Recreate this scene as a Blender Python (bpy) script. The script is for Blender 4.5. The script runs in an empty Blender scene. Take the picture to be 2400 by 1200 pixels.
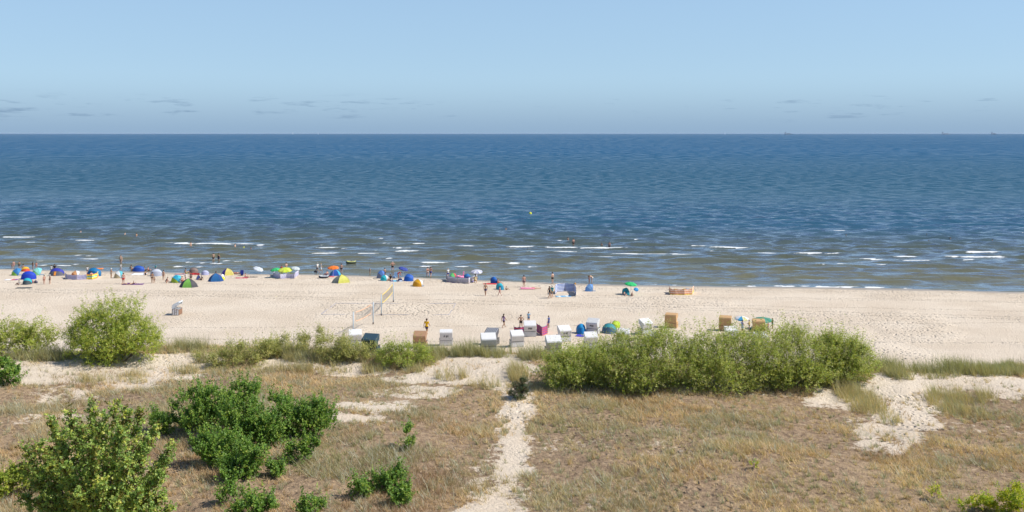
import bpy, bmesh, math, random
import numpy as np
from mathutils import Vector, Matrix

R = math.radians
rng = np.random.default_rng(7)
random.seed(7)
SC = bpy.context.scene
COL = SC.collection

# ---------------------------------------------------------------- camera
H = 22.0                      # camera height above the beach, metres
F = 2300.0                    # focal length in photograph pixels (2400 wide)
HZ = 312.0                    # horizon row in the photograph
SEA = -0.5
cam = bpy.data.cameras.new('camera')
cam.lens = 36.0 * F / 2400.0
cam.sensor_width = 36.0
cam.sensor_fit = 'HORIZONTAL'
cam.shift_y = -(600.0 - HZ) / 2400.0
cam.clip_start = 0.5
cam.clip_end = 200000.0
camo = bpy.data.objects.new('camera', cam)
COL.objects.link(camo)
camo.location = (0, 0, H)
camo.rotation_euler = (R(90), 0, 0)
SC.camera = camo

# ---------------------------------------------------------------- light and sky
SUN_EL, SUN_AZ = 48.0, 93.0       # azimuth clockwise from the view direction (+Y)
sun = bpy.data.lights.new('sun', 'SUN')
sun.energy = 4.4
sun.angle = R(0.53)
sun.color = (1.0, 0.955, 0.88)
suno = bpy.data.objects.new('sun', sun)
COL.objects.link(suno)
sd = Vector((math.sin(R(SUN_AZ)) * math.cos(R(SUN_EL)), math.cos(R(SUN_AZ)) * math.cos(R(SUN_EL)), math.sin(R(SUN_EL))))
suno.rotation_euler = sd.to_track_quat('Z', 'Y').to_euler()
suno.location = (40, 0, 60)

world = bpy.data.worlds.new('World')
SC.world = world
world.use_nodes = True
nt = world.node_tree
nt.nodes.clear()
def wn(t, **k):
    n = nt.nodes.new(t)
    for a, b in k.items():
        setattr(n, a, b)
    return n
wout = wn('ShaderNodeOutputWorld')
bg = wn('ShaderNodeBackground')
sky = wn('ShaderNodeTexSky', sky_type='NISHITA')
sky.sun_disc = False
sky.sun_elevation = R(SUN_EL)
sky.sun_rotation = R(SUN_AZ)
sky.altitude = 10
sky.air_density = 0.7
sky.dust_density = 0.12
sky.ozone_density = 3.0
bg.inputs['Strength'].default_value = 0.13
# low bank of hazy air and thin cloud round the whole horizon
geo = wn('ShaderNodeTexCoord')
sep = wn('ShaderNodeSeparateXYZ')
nt.links.new(geo.outputs['Generated'], sep.inputs[0])
def wmath(op, a, b=None, c=None, clamp=False):
    n = wn('ShaderNodeMath', operation=op)
    n.use_clamp = clamp
    for i, v in enumerate((a, b, c)):
        if v is None:
            continue
        if isinstance(v, (int, float)):
            n.inputs[i].default_value = v
        else:
            nt.links.new(v, n.inputs[i])
    return n.outputs[0]
az = wmath('ARCTAN2', sep.outputs[0], sep.outputs[1])
el = sep.outputs[2]
cmb = wn('ShaderNodeCombineXYZ')
nt.links.new(wmath('MULTIPLY', az, 26.0), cmb.inputs[0])
nt.links.new(wmath('MULTIPLY', el, 210.0), cmb.inputs[1])
cl = wn('ShaderNodeTexNoise')
cl.inputs['Scale'].default_value = 1.0
cl.inputs['Detail'].default_value = 4.0
cl.inputs['Roughness'].default_value = 0.62
nt.links.new(cmb.outputs[0], cl.inputs['Vector'])
cmb2 = wn('ShaderNodeCombineXYZ')
nt.links.new(wmath('MULTIPLY', az, 5.0), cmb2.inputs[0])
nt.links.new(wmath('MULTIPLY', el, 12.0), cmb2.inputs[1])
cl2 = wn('ShaderNodeTexNoise')
cl2.inputs['Scale'].default_value = 1.0
cl2.inputs['Detail'].default_value = 2.0
nt.links.new(cmb2.outputs[0], cl2.inputs['Vector'])
def ramp(v, a, b):           # smooth 0..1 between a and b
    n = wn('ShaderNodeMapRange', interpolation_type='SMOOTHSTEP')
    n.inputs['From Min'].default_value = a
    n.inputs['From Max'].default_value = b
    nt.links.new(v, n.inputs['Value'])
    return n.outputs[0]
band = wmath('MULTIPLY', ramp(el, 0.008, 0.020), wmath('SUBTRACT', 1.0, ramp(el, 0.026, 0.042)))
cover = ramp(wmath('ADD', wmath('MULTIPLY', cl.outputs['Fac'], 0.75), wmath('MULTIPLY', cl2.outputs['Fac'], 0.35)), 0.60, 0.75)
cloud = wmath('MULTIPLY', wmath('MULTIPLY', cover, band), 0.7)
haze_up = wmath('MULTIPLY', wmath('SUBTRACT', 1.0, ramp(el, 0.02, 0.45)), 0.8)
mixu = wn('ShaderNodeMix', data_type='RGBA')
nt.links.new(haze_up, mixu.inputs['Factor'])
nt.links.new(sky.outputs[0], mixu.inputs['A'])
mixu.inputs['B'].default_value = (2.18, 3.24, 4.20, 1)
mist = wmath('MULTIPLY', wmath('SUBTRACT', 1.0, ramp(el, -0.012, 0.062)), 1.0)
mixm = wn('ShaderNodeMix', data_type='RGBA')
nt.links.new(mist, mixm.inputs['Factor'])
nt.links.new(mixu.outputs['Result'], mixm.inputs['A'])
mixm.inputs['B'].default_value = (1.58, 2.40, 3.44, 1)
mixc = wn('ShaderNodeMix', data_type='RGBA')
nt.links.new(cloud, mixc.inputs['Factor'])
nt.links.new(mixm.outputs['Result'], mixc.inputs['A'])
mixc.inputs['B'].default_value = (1.14, 1.80, 2.70, 1)
nt.links.new(mixc.outputs['Result'], bg.inputs['Color'])
nt.links.new(bg.outputs[0], wout.inputs['Surface'])

SC.view_settings.view_transform = 'Standard'
SC.view_settings.look = 'None'
SC.view_settings.exposure = 0.42
SC.view_settings.gamma = 1.0
SC.view_settings.use_curve_mapping = False
SC.cycles.max_bounces = 6
SC.cycles.transparent_max_bounces = 6

# ---------------------------------------------------------------- helpers
def smooth(t):
    t = np.clip(t, 0, 1)
    return t * t * (3 - 2 * t)
_tab = rng.random((8, 256, 256))
def vn(x, y, s=0):
    x = np.asarray(x, float); y = np.asarray(y, float)
    xi = np.floor(x).astype(int); yi = np.floor(y).astype(int)
    fx = x - xi; fy = y - yi
    fx = fx * fx * (3 - 2 * fx); fy = fy * fy * (3 - 2 * fy)
    t = _tab[s % 8]
    x0 = xi & 255; x1 = (xi + 1) & 255; y0 = yi & 255; y1 = (yi + 1) & 255
    return (t[x0, y0] * (1 - fx) + t[x1, y0] * fx) * (1 - fy) + (t[x0, y1] * (1 - fx) + t[x1, y1] * fx) * fy
def fbm(x, y, s=0, o=4):
    v = 0; a = 0.5; n = 0
    for i in range(o):
        v = v + a * vn(x * 2 ** i + 17 * i, y * 2 ** i + 31 * i, s + i); n += a; a *= 0.5
    return v / n
def mesh(name, verts, faces, smooth_shade=False):
    m = bpy.data.meshes.new(name)
    m.from_pydata([tuple(v) for v in verts], [], [tuple(f) for f in faces])
    if smooth_shade:
        m.polygons.foreach_set('use_smooth', [True] * len(m.polygons))
    m.update()
    return m
def npmesh(name, V, FA, k, smooth_shade=False):
    """fast mesh: V (n,3) array, FA (m,k) array"""
    m = bpy.data.meshes.new(name)
    n = len(FA)
    m.vertices.add(len(V)); m.vertices.foreach_set('co', np.ascontiguousarray(V, dtype=np.float32).ravel())
    m.loops.add(n * k); m.loops.foreach_set('vertex_index', np.ascontiguousarray(FA, dtype=np.int32).ravel())
    m.polygons.add(n); m.polygons.foreach_set('loop_start', np.arange(0, n * k, k, dtype=np.int32))
    try:
        m.polygons.foreach_set('loop_total', np.full(n, k, dtype=np.int32))
    except Exception:
        pass
    if smooth_shade:
        m.polygons.foreach_set('use_smooth', np.ones(n, dtype=bool))
    m.update(calc_edges=True)
    return m
def fattr(m, name, vals):
    a = m.attributes.new(name, 'FLOAT', 'POINT'); a.data.foreach_set('value', np.asarray(vals, dtype=np.float32))
def cattr(m, name, cols):
    a = m.attributes.new(name, 'FLOAT_COLOR', 'POINT')
    c = np.ones((len(cols), 4), dtype=np.float32); c[:, :3] = cols
    a.data.foreach_set('color', c.ravel())
def obj(name, m, mat=None, parent=None, loc=None, rot=None, scale=None):
    o = bpy.data.objects.new(name, m)
    COL.objects.link(o)
    if mat is not None:
        if len(m.materials) == 0:
            m.materials.append(None)
        o.material_slots[0].link = 'OBJECT'
        o.material_slots[0].material = mat
    if parent is not None: o.parent = parent
    if loc is not None: o.location = loc
    if rot is not None: o.rotation_euler = rot
    if scale is not None: o.scale = scale
    return o
def thing(name, label, cat, loc=(0, 0, 0), rotz=0.0, group=None, scale=1.0):
    o = bpy.data.objects.new(name, None)
    COL.objects.link(o)
    o.empty_display_size = 0.2
    o.location = loc; o.rotation_euler = (0, 0, R(rotz)); o.scale = (scale,) * 3
    o['label'] = label; o['category'] = cat
    if group: o['group'] = group
    return o
def tag(o, label, cat, group=None):
    o['label'] = label; o['category'] = cat
    if group: o['group'] = group
    return o

def shader(name):
    m = bpy.data.materials.new(name)
    m.use_nodes = True
    t = m.node_tree
    b = t.nodes['Principled BSDF']
    return m, t, b
def node(t, kind, **k):
    n = t.nodes.new(kind)
    for a, b in k.items():
        setattr(n, a, b)
    return n
def tmath(t, op, a, b=None, clamp=False):
    n = node(t, 'ShaderNodeMath', operation=op); n.use_clamp = clamp
    for i, v in enumerate((a, b)):
        if v is None: continue
        if isinstance(v, (int, float)): n.inputs[i].default_value = v
        else: t.links.new(v, n.inputs[i])
    return n.outputs[0]
def tmix(t, f, a, b):
    n = node(t, 'ShaderNodeMix', data_type='RGBA')
    for key, v in (('Factor', f), ('A', a), ('B', b)):
        if isinstance(v, (int, float)): n.inputs[key].default_value = v
        elif isinstance(v, tuple): n.inputs[key].default_value = v + (1,)
        else: t.links.new(v, n.inputs[key])
    return n.outputs['Result']
def tnoise(t, vec, scale, detail=3, rough=0.55):
    n = node(t, 'ShaderNodeTexNoise')
    n.inputs['Scale'].default_value = scale; n.inputs['Detail'].default_value = detail; n.inputs['Roughness'].default_value = rough
    if vec is not None: t.links.new(vec, n.inputs['Vector'])
    return n.outputs['Fac']
def tramp(t, v, a, b, c=0.0, d=1.0):
    n = node(t, 'ShaderNodeMapRange', interpolation_type='SMOOTHSTEP')
    n.inputs['From Min'].default_value = a; n.inputs['From Max'].default_value = b
    n.inputs['To Min'].default_value = c; n.inputs['To Max'].default_value = d
    t.links.new(v, n.inputs['Value'])
    return n.outputs[0]
def tattr(t, name):
    return node(t, 'ShaderNodeAttribute', attribute_name=name)
_mats = {}
def fab(c, rough=0.75, var=0.12, trans=0.0, sheen=0.0):
    """dyed fabric, plastic or paint with a little uneven fading"""
    key = (tuple(c), rough, var, trans)
    if key in _mats: return _mats[key]
    m, t, b = shader('fabric')
    co = node(t, 'ShaderNodeTexCoord').outputs['Object']
    n = tnoise(t, co, 5.0, 4)
    k = tramp(t, n, 0.3, 0.7, 1 - var, 1 + var * 0.4)
    mx = node(t, 'ShaderNodeVectorMath', operation='SCALE')
    mx.inputs[0].default_value = c
    t.links.new(k, mx.inputs['Scale'])
    t.links.new(mx.outputs[0], b.inputs['Base Color'])
    b.inputs['Roughness'].default_value = rough
    b.inputs['Specular IOR Level'].default_value = 0.3
    bp = node(t, 'ShaderNodeBump')
    bp.inputs['Strength'].default_value = 0.25; bp.inputs['Distance'].default_value = 0.03
    t.links.new(tnoise(t, co, 9.0, 3), bp.inputs['Height'])
    t.links.new(bp.outputs[0], b.inputs['Normal'])
    if trans:
        tr = node(t, 'ShaderNodeBsdfTranslucent')
        t.links.new(mx.outputs[0], tr.inputs['Color'])
        ms = node(t, 'ShaderNodeMixShader'); ms.inputs[0].default_value = trans
        t.links.new(b.outputs[0], ms.inputs[1]); t.links.new(tr.outputs[0], ms.inputs[2])
        t.links.new(ms.outputs[0], t.nodes['Material Output'].inputs['Surface'])
    _mats[key] = m
    return m
def stripes(cols, n=1, axis=2, lo=0.0, hi=1.0, rough=0.8, speck=None):
    """horizontal stripes of woven cloth in object space"""
    m, t, b = shader('striped_cloth')
    co = node(t, 'ShaderNodeTexCoord').outputs['Object']
    s = node(t, 'ShaderNodeSeparateXYZ'); t.links.new(co, s.inputs[0])
    v = node(t, 'ShaderNodeMapRange'); v.clamp = False
    t.links.new(s.outputs[axis], v.inputs['Value'])
    v.inputs['From Min'].default_value = lo; v.inputs['From Max'].default_value = hi
    v.inputs['To Max'].default_value = n
    fr = tmath(t, 'FRACT', v.outputs[0])
    cr = node(t, 'ShaderNodeValToRGB'); cr.color_ramp.interpolation = 'CONSTANT'
    e = cr.color_ramp.elements
    while len(e) < len(cols): e.new(0.5)
    for i, c in enumerate(cols):
        e[i].position = i / len(cols); e[i].color = tuple(c) + (1,)
    t.links.new(fr, cr.inputs[0])
    out = cr.outputs[0]
    if speck:
        vo = node(t, 'ShaderNodeTexVoronoi'); vo.inputs['Scale'].default_value = speck[1]
        t.links.new(co, vo.inputs['Vector'])
        out = tmix(t, tramp(t, vo.outputs['Distance'], 0.2, 0.45, 0.85, 0.0), out, tuple(speck[0]))
    t.links.new(out, b.inputs['Base Color'])
    b.inputs['Roughness'].default_value = rough
    b.inputs['Specular IOR Level'].default_value = 0.25
    return m

# small mesh kit -------------------------------------------------------------
def tube(pts, rads, n=8, cap=True):
    pts = [Vector(p) for p in pts]
    if isinstance(rads, (int, float)): rads = [rads] * len(pts)
    V = []; FA = []
    for i, p in enumerate(pts):
        d = (pts[min(i + 1, len(pts) - 1)] - pts[max(i - 1, 0)]).normalized()
        a = d.orthogonal().normalized(); b = d.cross(a)
        for k in range(n):
            q = 2 * math.pi * k / n
            V.append(p + (a * math.cos(q) + b * math.sin(q)) * rads[i])
    for i in range(len(pts) - 1):
        for k in range(n):
            FA.append((i * n + k, i * n + (k + 1) % n, (i + 1) * n + (k + 1) % n, (i + 1) * n + k))
    if cap:
        FA.append(tuple(range(n - 1, -1, -1)))
        FA.append(tuple(range((len(pts) - 1) * n, len(pts) * n)))
    return V, FA
def join(*parts):
    V = []; FA = []
    for v, f in parts:
        o = len(V); V += list(v); FA += [tuple(i + o for i in q) for q in f]
    return V, FA
def box(cx, cy, cz, sx, sy, sz, bev=0.0):
    bm = bmesh.new()
    bmesh.ops.create_cube(bm, size=1.0, matrix=Matrix.Translation((cx, cy, cz)) @ Matrix.Diagonal((sx, sy, sz, 1)))
    if bev:
        bmesh.ops.bevel(bm, geom=bm.edges[:], offset=bev, segments=2, affect='EDGES', profile=0.6)
    V = [v.co.copy() for v in bm.verts]; FA = [tuple(v.index for v in f.verts) for f in bm.faces]
    bm.free()
    return V, FA
def prism(poly, x0, x1, bev=0.0):
    """(y,z) outline swept from x0 to x1"""
    n = len(poly)
    V = [Vector((x0, y, z)) for y, z in poly] + [Vector((x1, y, z)) for y, z in poly]
    FA = [tuple(range(n - 1, -1, -1)), tuple(range(n, 2 * n))]
    FA += [(i, (i + 1) % n, n + (i + 1) % n, n + i) for i in range(n)]
    if bev:
        bm = bmesh.new()
        vs = [bm.verts.new(v) for v in V]
        for f in FA: bm.faces.new([vs[i] for i in f])
        bmesh.ops.recalc_face_normals(bm, faces=bm.faces[:])
        bmesh.ops.bevel(bm, geom=bm.edges[:], offset=bev, segments=1, affect='EDGES')
        bm.verts.index_update()
        V = [v.co.copy() for v in bm.verts]; FA = [tuple(v.index for v in f.verts) for f in bm.faces]
        bm.free()
    return V, FA
def sphere(c, r, sx=1, sy=1, sz=1, n=12):
    bm = bmesh.new()
    bmesh.ops.create_uvsphere(bm, u_segments=n, v_segments=max(6, n // 2 + 1), radius=r,
                              matrix=Matrix.Translation(c) @ Matrix.Diagonal((sx, sy, sz, 1)))
    V = [v.co.copy() for v in bm.verts]; FA = [tuple(v.index for v in f.verts) for f in bm.faces]
    bm.free()
    return V, FA
def lathe(prof, n=16):
    V = []; FA = []
    for r, z in prof:
        for k in range(n):
            q = 2 * math.pi * k / n
            V.append(Vector((r * math.cos(q), r * math.sin(q), z)))
    for i in range(len(prof) - 1):
        for k in range(n):
            FA.append((i * n + k, i * n + (k + 1) % n, (i + 1) * n + (k + 1) % n, (i + 1) * n + k))
    return V, FA
_mc = {}
def cm(key, fn, sm=False):
    """mesh cache, so that alike parts share their data"""
    if key not in _mc:
        v, f = fn()
        _mc[key] = mesh(str(key[0]) if isinstance(key, tuple) else key, v, f, sm)
    return _mc[key]

# ---------------------------------------------------------------- lie of the land
def Xat(px, Y): return (px - 1200.0) / F * Y
_sh = [(-2500, 600), (-900, 618), (0, 630), (200, 634), (400, 638), (600, 642), (750, 643), (900, 647), (1050, 653), (1200, 659), (1350, 664),
       (1500, 668), (1700, 671), (1900, 672.5), (2100, 675.5), (2300, 682), (2400, 684), (3200, 700), (5000, 720)]
_shY = [(H - SEA) * F / (py - HZ) for _, py in _sh]
_shX = [Xat(px, Y) for (px, _), Y in zip(_sh, _shY)]
def shore(x): return np.interp(x, _shX, _shY)
ZC = 3.0
_cr = [(-1200, 812), (0, 830), (160, 830), (300, 818), (420, 812), (480, 812), (700, 818), (900, 827), (1000, 827), (1150, 827), (1260, 831), (1500, 845), (1800, 860), (2060, 866), (2150, 872), (2280, 868), (2400, 858), (3400, 850)]
_crY = [(H - ZC) * F / (py - HZ) for _, py in _cr]
_crX = [Xat(px, Y) for (px, _), Y in zip(_cr, _crY)]
def crest(x): return np.interp(x, _crX, _crY)
def terrain(x, y):
    x = np.asarray(x, float); y = np.asarray(y, float)
    ys = shore(x); yc = crest(x)
    zb = np.where(y < ys, SEA + 0.5 * smooth((ys - y) / 13.0), SEA - np.minimum((y - ys) * 0.045, 2.5))
    zb = zb + 0.05 * (fbm(x / 6, y / 6, 1, 3) - 0.5) * smooth((ys - y) / 6) + 0.10 * np.exp(-((ys - 4.5 - y) / 1.6) ** 2) * vn(x / 3.1, y / 9, 5)
    d = yc - y                          # metres this side of the crest
    zd = 2.55 + (ZC - 2.55) * np.exp(-(d / 4.5) ** 2) + 0.55 * smooth((d - 8) / 22)
    zd = zd + 1.0 * (fbm(x / 13, y / 11, 2, 2) - 0.5) * smooth(d / 9) + 0.55 * (fbm(x / 4.2, y / 3.6, 3, 3) - 0.5) * smooth(d / 4 + 0.35)
    t = smooth(-d / 9.0 + 0.02)
    return zd * (1 - t) + zb * t
_yy = np.arange(34, 230, 0.2)
def gnd(px, py):
    """where the sight line of a photograph pixel meets the ground"""
    xs = (px - 1200.0) / F * _yy
    zr = H - (py - HZ) / F * _yy
    below = np.nonzero(zr - terrain(xs, _yy) < 0)[0]
    i = below[0] if len(below) else len(_yy) - 1
    Y = _yy[i]
    x = (px - 1200.0) / F * Y
    return Vector((x, Y, float(terrain(np.array([x]), np.array([Y]))[0])))
def seapt(px, py):
    Y = (H - SEA) * F / (py - HZ)
    return Vector((Xat(px, Y), Y, SEA))
def onland(px, py):
    """beach or, past the waterline, the shallow sea floor"""
    s = seapt(px, py)
    if s.y > shore(s.x) - 0.3:
        z = max(float(terrain(np.array([s.x]), np.array([s.y]))[0]), SEA - 0.22)
        return Vector((s.x, s.y, z))
    return gnd(px, py)
def blobs(lst, x, y):
    """soft union of ground patches; each given as a centre and radii"""
    v = np.zeros_like(x)
    for cx, cy, rx, ry, w in lst:
        q = ((x - cx) / rx) ** 2 + ((y - cy) / ry) ** 2
        v = np.maximum(v, w * smooth(1.6 - q))
    return v
def patches(rows):
    out = []
    for px, py, rx, ry, w in rows:
        c = gnd(px, py)
        a = gnd(px, py + ry); b = gnd(px, py - ry)
        out.append((c.x, c.y, max(0.4, rx / F * c.y), max(0.5, min(4.5, max(c.y - a.y, min((b.y - a.y) / 2, 1.5 * (c.y - a.y))))), w))
    return out
SAND = patches([(250, 858, 230, 24, 1.1), (130, 884, 120, 20, 1), (440, 848, 90, 18, 1.1), (330, 878, 140, 20, 1), (60, 862, 70, 14, .9), (230, 908, 140, 16, .7), (150, 932, 100, 16, .55),
                (120, 985, 110, 16, .5), (1125, 866, 130, 30, 1.1), (1010, 884, 70, 14, 1), (1140, 842, 130, 12, 1.1), (790, 866, 70, 16, 1), (660, 856, 70, 16, .9), (850, 872, 70, 12, .9), (1195, 898, 50, 26, .9),
                (970, 922, 110, 12, .72), (880, 955, 110, 14, .68), (830, 975, 80, 12, .6), (960, 888, 70, 10, .8),
                (1215, 925, 40, 24, .8), (1216, 955, 42, 24, .82), (1210, 985, 46, 26, .8), (1200, 1020, 54, 28, .76), (1194, 1060, 62, 32, .78), (1180, 1100, 74, 34, .76), (1165, 1150, 86, 38, .78), (1160, 1200, 90, 38, .8), (1150, 1260, 95, 42, .8),
                (1216, 950, 24, 34, 1.3), (1212, 1000, 25, 38, 1.2), (1204, 1050, 27, 40, 1.2), (1190, 1110, 32, 44, 1.15), (1170, 1180, 38, 48, 1.2), (1158, 1240, 42, 40, 1.2),
                (2130, 920, 70, 44, 1.1), (2105, 975, 75, 38, 1.05), (2085, 1015, 80, 28, .9), (2000, 922, 100, 18, .95), (1960, 948, 80, 16, .8), (2260, 895, 140, 22, 1.1), (2370, 908, 100, 30, 1), (2070, 1045, 60, 18, .85), (2180, 898, 70, 24, 1.1),
                (2010, 990, 70, 14, .75), (1930, 918, 60, 12, .8), (1900, 928, 170, 7, .55), (2330, 930, 80, 12, .6), (1400, 1180, 90, 12, .45), (2250, 1000, 50, 12, .5)])
def sandmask(x, y):
    yc = crest(x)
    s = blobs(SAND, x, y)
    n = fbm(x / 1.3, y / 1.8, 4, 4)
    s = smooth((s + (n - 0.5) * 1.3 - 0.10) / 1.0)
    bare = 0.6 * smooth((fbm(x / 5, y / 5, 6, 3) - 0.60) / 0.12)
    return np.maximum(np.maximum(s, bare * 0.55 * smooth((n - .45) / .2)), smooth((y - yc - 1.5) / 3))

# ---------------------------------------------------------------- ground (dunes, beach and sea floor in one sheet)
def spaced(a, b, step): return np.arange(a, b, step)
gx = np.concatenate([-np.geomspace(2500, 116, 26), spaced(-115, 115, 0.47), np.geomspace(116, 2500, 26)])
gy = np.concatenate([np.linspace(-30, 33, 22), spaced(34, 100, 0.35), spaced(100, 176, 0.6), np.geomspace(177, 260, 14)])
GX, GY = np.meshgrid(gx, gy)
xf, yf = GX.ravel(), GY.ravel()
zf = terrain(xf, yf)
fine = 0.17 * (fbm(xf / 0.9, yf / 0.9, 5, 3) - 0.5)
zf = zf + fine * smooth((crest(xf) + 3 - yf) / 3)
nxg, nyg = len(gx), len(gy)
I = np.arange(nxg * nyg).reshape(nyg, nxg)
FA = np.stack([I[:-1, :-1].ravel(), I[:-1, 1:].ravel(), I[1:, 1:].ravel(), I[1:, :-1].ravel()], 1)
gm = npmesh('ground', np.stack([xf, yf, zf], 1), FA, 4, True)
fattr(gm, 'sand', sandmask(xf, yf))
ysf = shore(xf)
fattr(gm, 'wet', smooth((yf - ysf + 2.6 + 1.6 * (vn(xf / 7, yf / 7, 2) - .5)) / 1.8))
fattr(gm, 'beach', smooth((yf - crest(xf) - 2) / 4))
court = smooth(1.5 - np.maximum(np.abs((xf + 15.3) / 9.5), np.abs((yf - 122) / 6)) * 1.2)
fattr(gm, 'trod', np.clip(court + smooth((fbm(xf / 9, yf / 9, 2, 3) - .5) / .15) * (.25 + .6 * smooth((xf + 20) / 50)) + smooth((ysf - yf - 1.5) / 2) * smooth((yf - ysf + 9) / 3) * .8, 0, 1))
fattr(gm, 'wrack', np.exp(-((ysf - yf - 3.2 - 1.4 * (vn(xf / 11, xf * 0, 3) - .5)) / .9) ** 2) + .6 * np.exp(-((ysf - yf - 8 - 3 * (vn(xf / 15, xf * 0, 6) - .5)) / 1.0) ** 2))
mat, t, b = shader('sand_and_dry_litter')
pos = node(t, 'ShaderNodeNewGeometry').outputs['Position']
sa = tattr(t, 'sand').outputs['Fac']; we = tattr(t, 'wet').outputs['Fac']; be = tattr(t, 'beach').outputs['Fac']; tr = tattr(t, 'trod').outputs['Fac']
n1 = tnoise(t, pos, 0.14, 5); n2 = tnoise(t, pos, 2.6, 5, .65); n3 = tnoise(t, pos, 14.0, 4, .7)
sandc = tmix(t, tramp(t, n1, .35, .65), (.59, .488, .372), (.655, .555, .435))
sandc = tmix(t, tramp(t, n2, .5, .75, 0, .35), sandc, (.44, .36, .265))
litter = tmix(t, tramp(t, n2, .35, .65), (.205, .138, .088), (.395, .280, .172))
litter = tmix(t, tramp(t, n1, .45, .7, 0, .5), litter, (.44, .315, .185))
litter = tmix(t, tramp(t, n3, .45, .75, 0, .7), litter, (.135, .10, .07))
edge = tmath(t, 'ADD', sa, tmath(t, 'MULTIPLY', tmath(t, 'SUBTRACT', n2, .5), 2.2))
col = tmix(t, tramp(t, edge, .32, .72), litter, sandc)
# bits of dry weed and shell on the sand
vo = node(t, 'ShaderNodeTexVoronoi'); vo.inputs['Scale'].default_value = 1.1; t.links.new(pos, vo.inputs['Vector'])
bits = tmath(t, 'MULTIPLY', tramp(t, vo.outputs['Distance'], .05, .12, 1, 0), tramp(t, tnoise(t, pos, .35, 3), .52, .7))
col = tmix(t, tmath(t, 'MULTIPLY', bits, .75), col, (.17, .13, .09))
wk = tmath(t, 'MULTIPLY', tattr(t, 'wrack').outputs['Fac'], tramp(t, tnoise(t, pos, 1.6, 5, .7), .54, .68))
col = tmix(t, tmath(t, 'MULTIPLY', wk, .8), col, (.15, .115, .075))
# foot and tyre trails along the beach
sp_ = node(t, 'ShaderNodeSeparateXYZ'); t.links.new(pos, sp_.inputs[0])
wob = tmath(t, 'MULTIPLY', tmath(t, 'SUBTRACT', tnoise(t, pos, .09, 2), .5), 3.0)
trail = None
for m_, c_, w_ in ((-.075, 132.5, .30), (-.075, 133.6, .30), (-.05, 141.0, .4), (-.11, 128.2, .28), (.03, 112.0, .25), (-.16, 125.5, .35), (-.16, 127.3, .35), (-.02, 104.0, .3)):
    d_ = tmath(t, 'ABSOLUTE', tmath(t, 'SUBTRACT', tmath(t, 'ADD', sp_.outputs[1], wob), tmath(t, 'ADD', tmath(t, 'MULTIPLY', sp_.outputs[0], m_), c_)))
    q_ = tramp(t, d_, w_ * .4, w_, 1, 0)
    trail = q_ if trail is None else tmath(t, 'MAXIMUM', trail, q_)
trail = tmath(t, 'MULTIPLY', tmath(t, 'MULTIPLY', trail, be), tramp(t, tnoise(t, pos, 1.9, 2), .42, .55))
col = tmix(t, tmath(t, 'MULTIPLY', we, .8), col, (.25, .20, .145))
t.links.new(col, b.inputs['Base Color'])
t.links.new(tramp(t, we, 0, 1, .95, .35), b.inputs['Roughness'])
b.inputs['Specular IOR Level'].default_value = 0.15
# footprints and ripples
vf = node(t, 'ShaderNodeTexVoronoi', feature='SMOOTH_F1'); vf.inputs['Scale'].default_value = 2.3; t.links.new(pos, vf.inputs['Vector'])
dent = tramp(t, vf.outputs['Distance'], .05, .38)
hgt = tmath(t, 'ADD', tmath(t, 'MULTIPLY', dent, tmath(t, 'ADD', .22, tmath(t, 'MULTIPLY', tr, 1.35))), tmath(t, 'MULTIPLY', tnoise(t, pos, 5.0, 4, .7), 1.0))
hgt = tmath(t, 'SUBTRACT', hgt, tmath(t, 'MULTIPLY', trail, .9))
hgt = tmath(t, 'MULTIPLY', hgt, tramp(t, we, 0, 1, 1, .12))
bp = node(t, 'ShaderNodeBump'); bp.inputs['Strength'].default_value = 1.0; bp.inputs['Distance'].default_value = 0.16
t.links.new(hgt, bp.inputs['Height']); t.links.new(bp.outputs[0], b.inputs['Normal'])
g = obj('ground', gm, mat); g['kind'] = 'structure'

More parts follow.
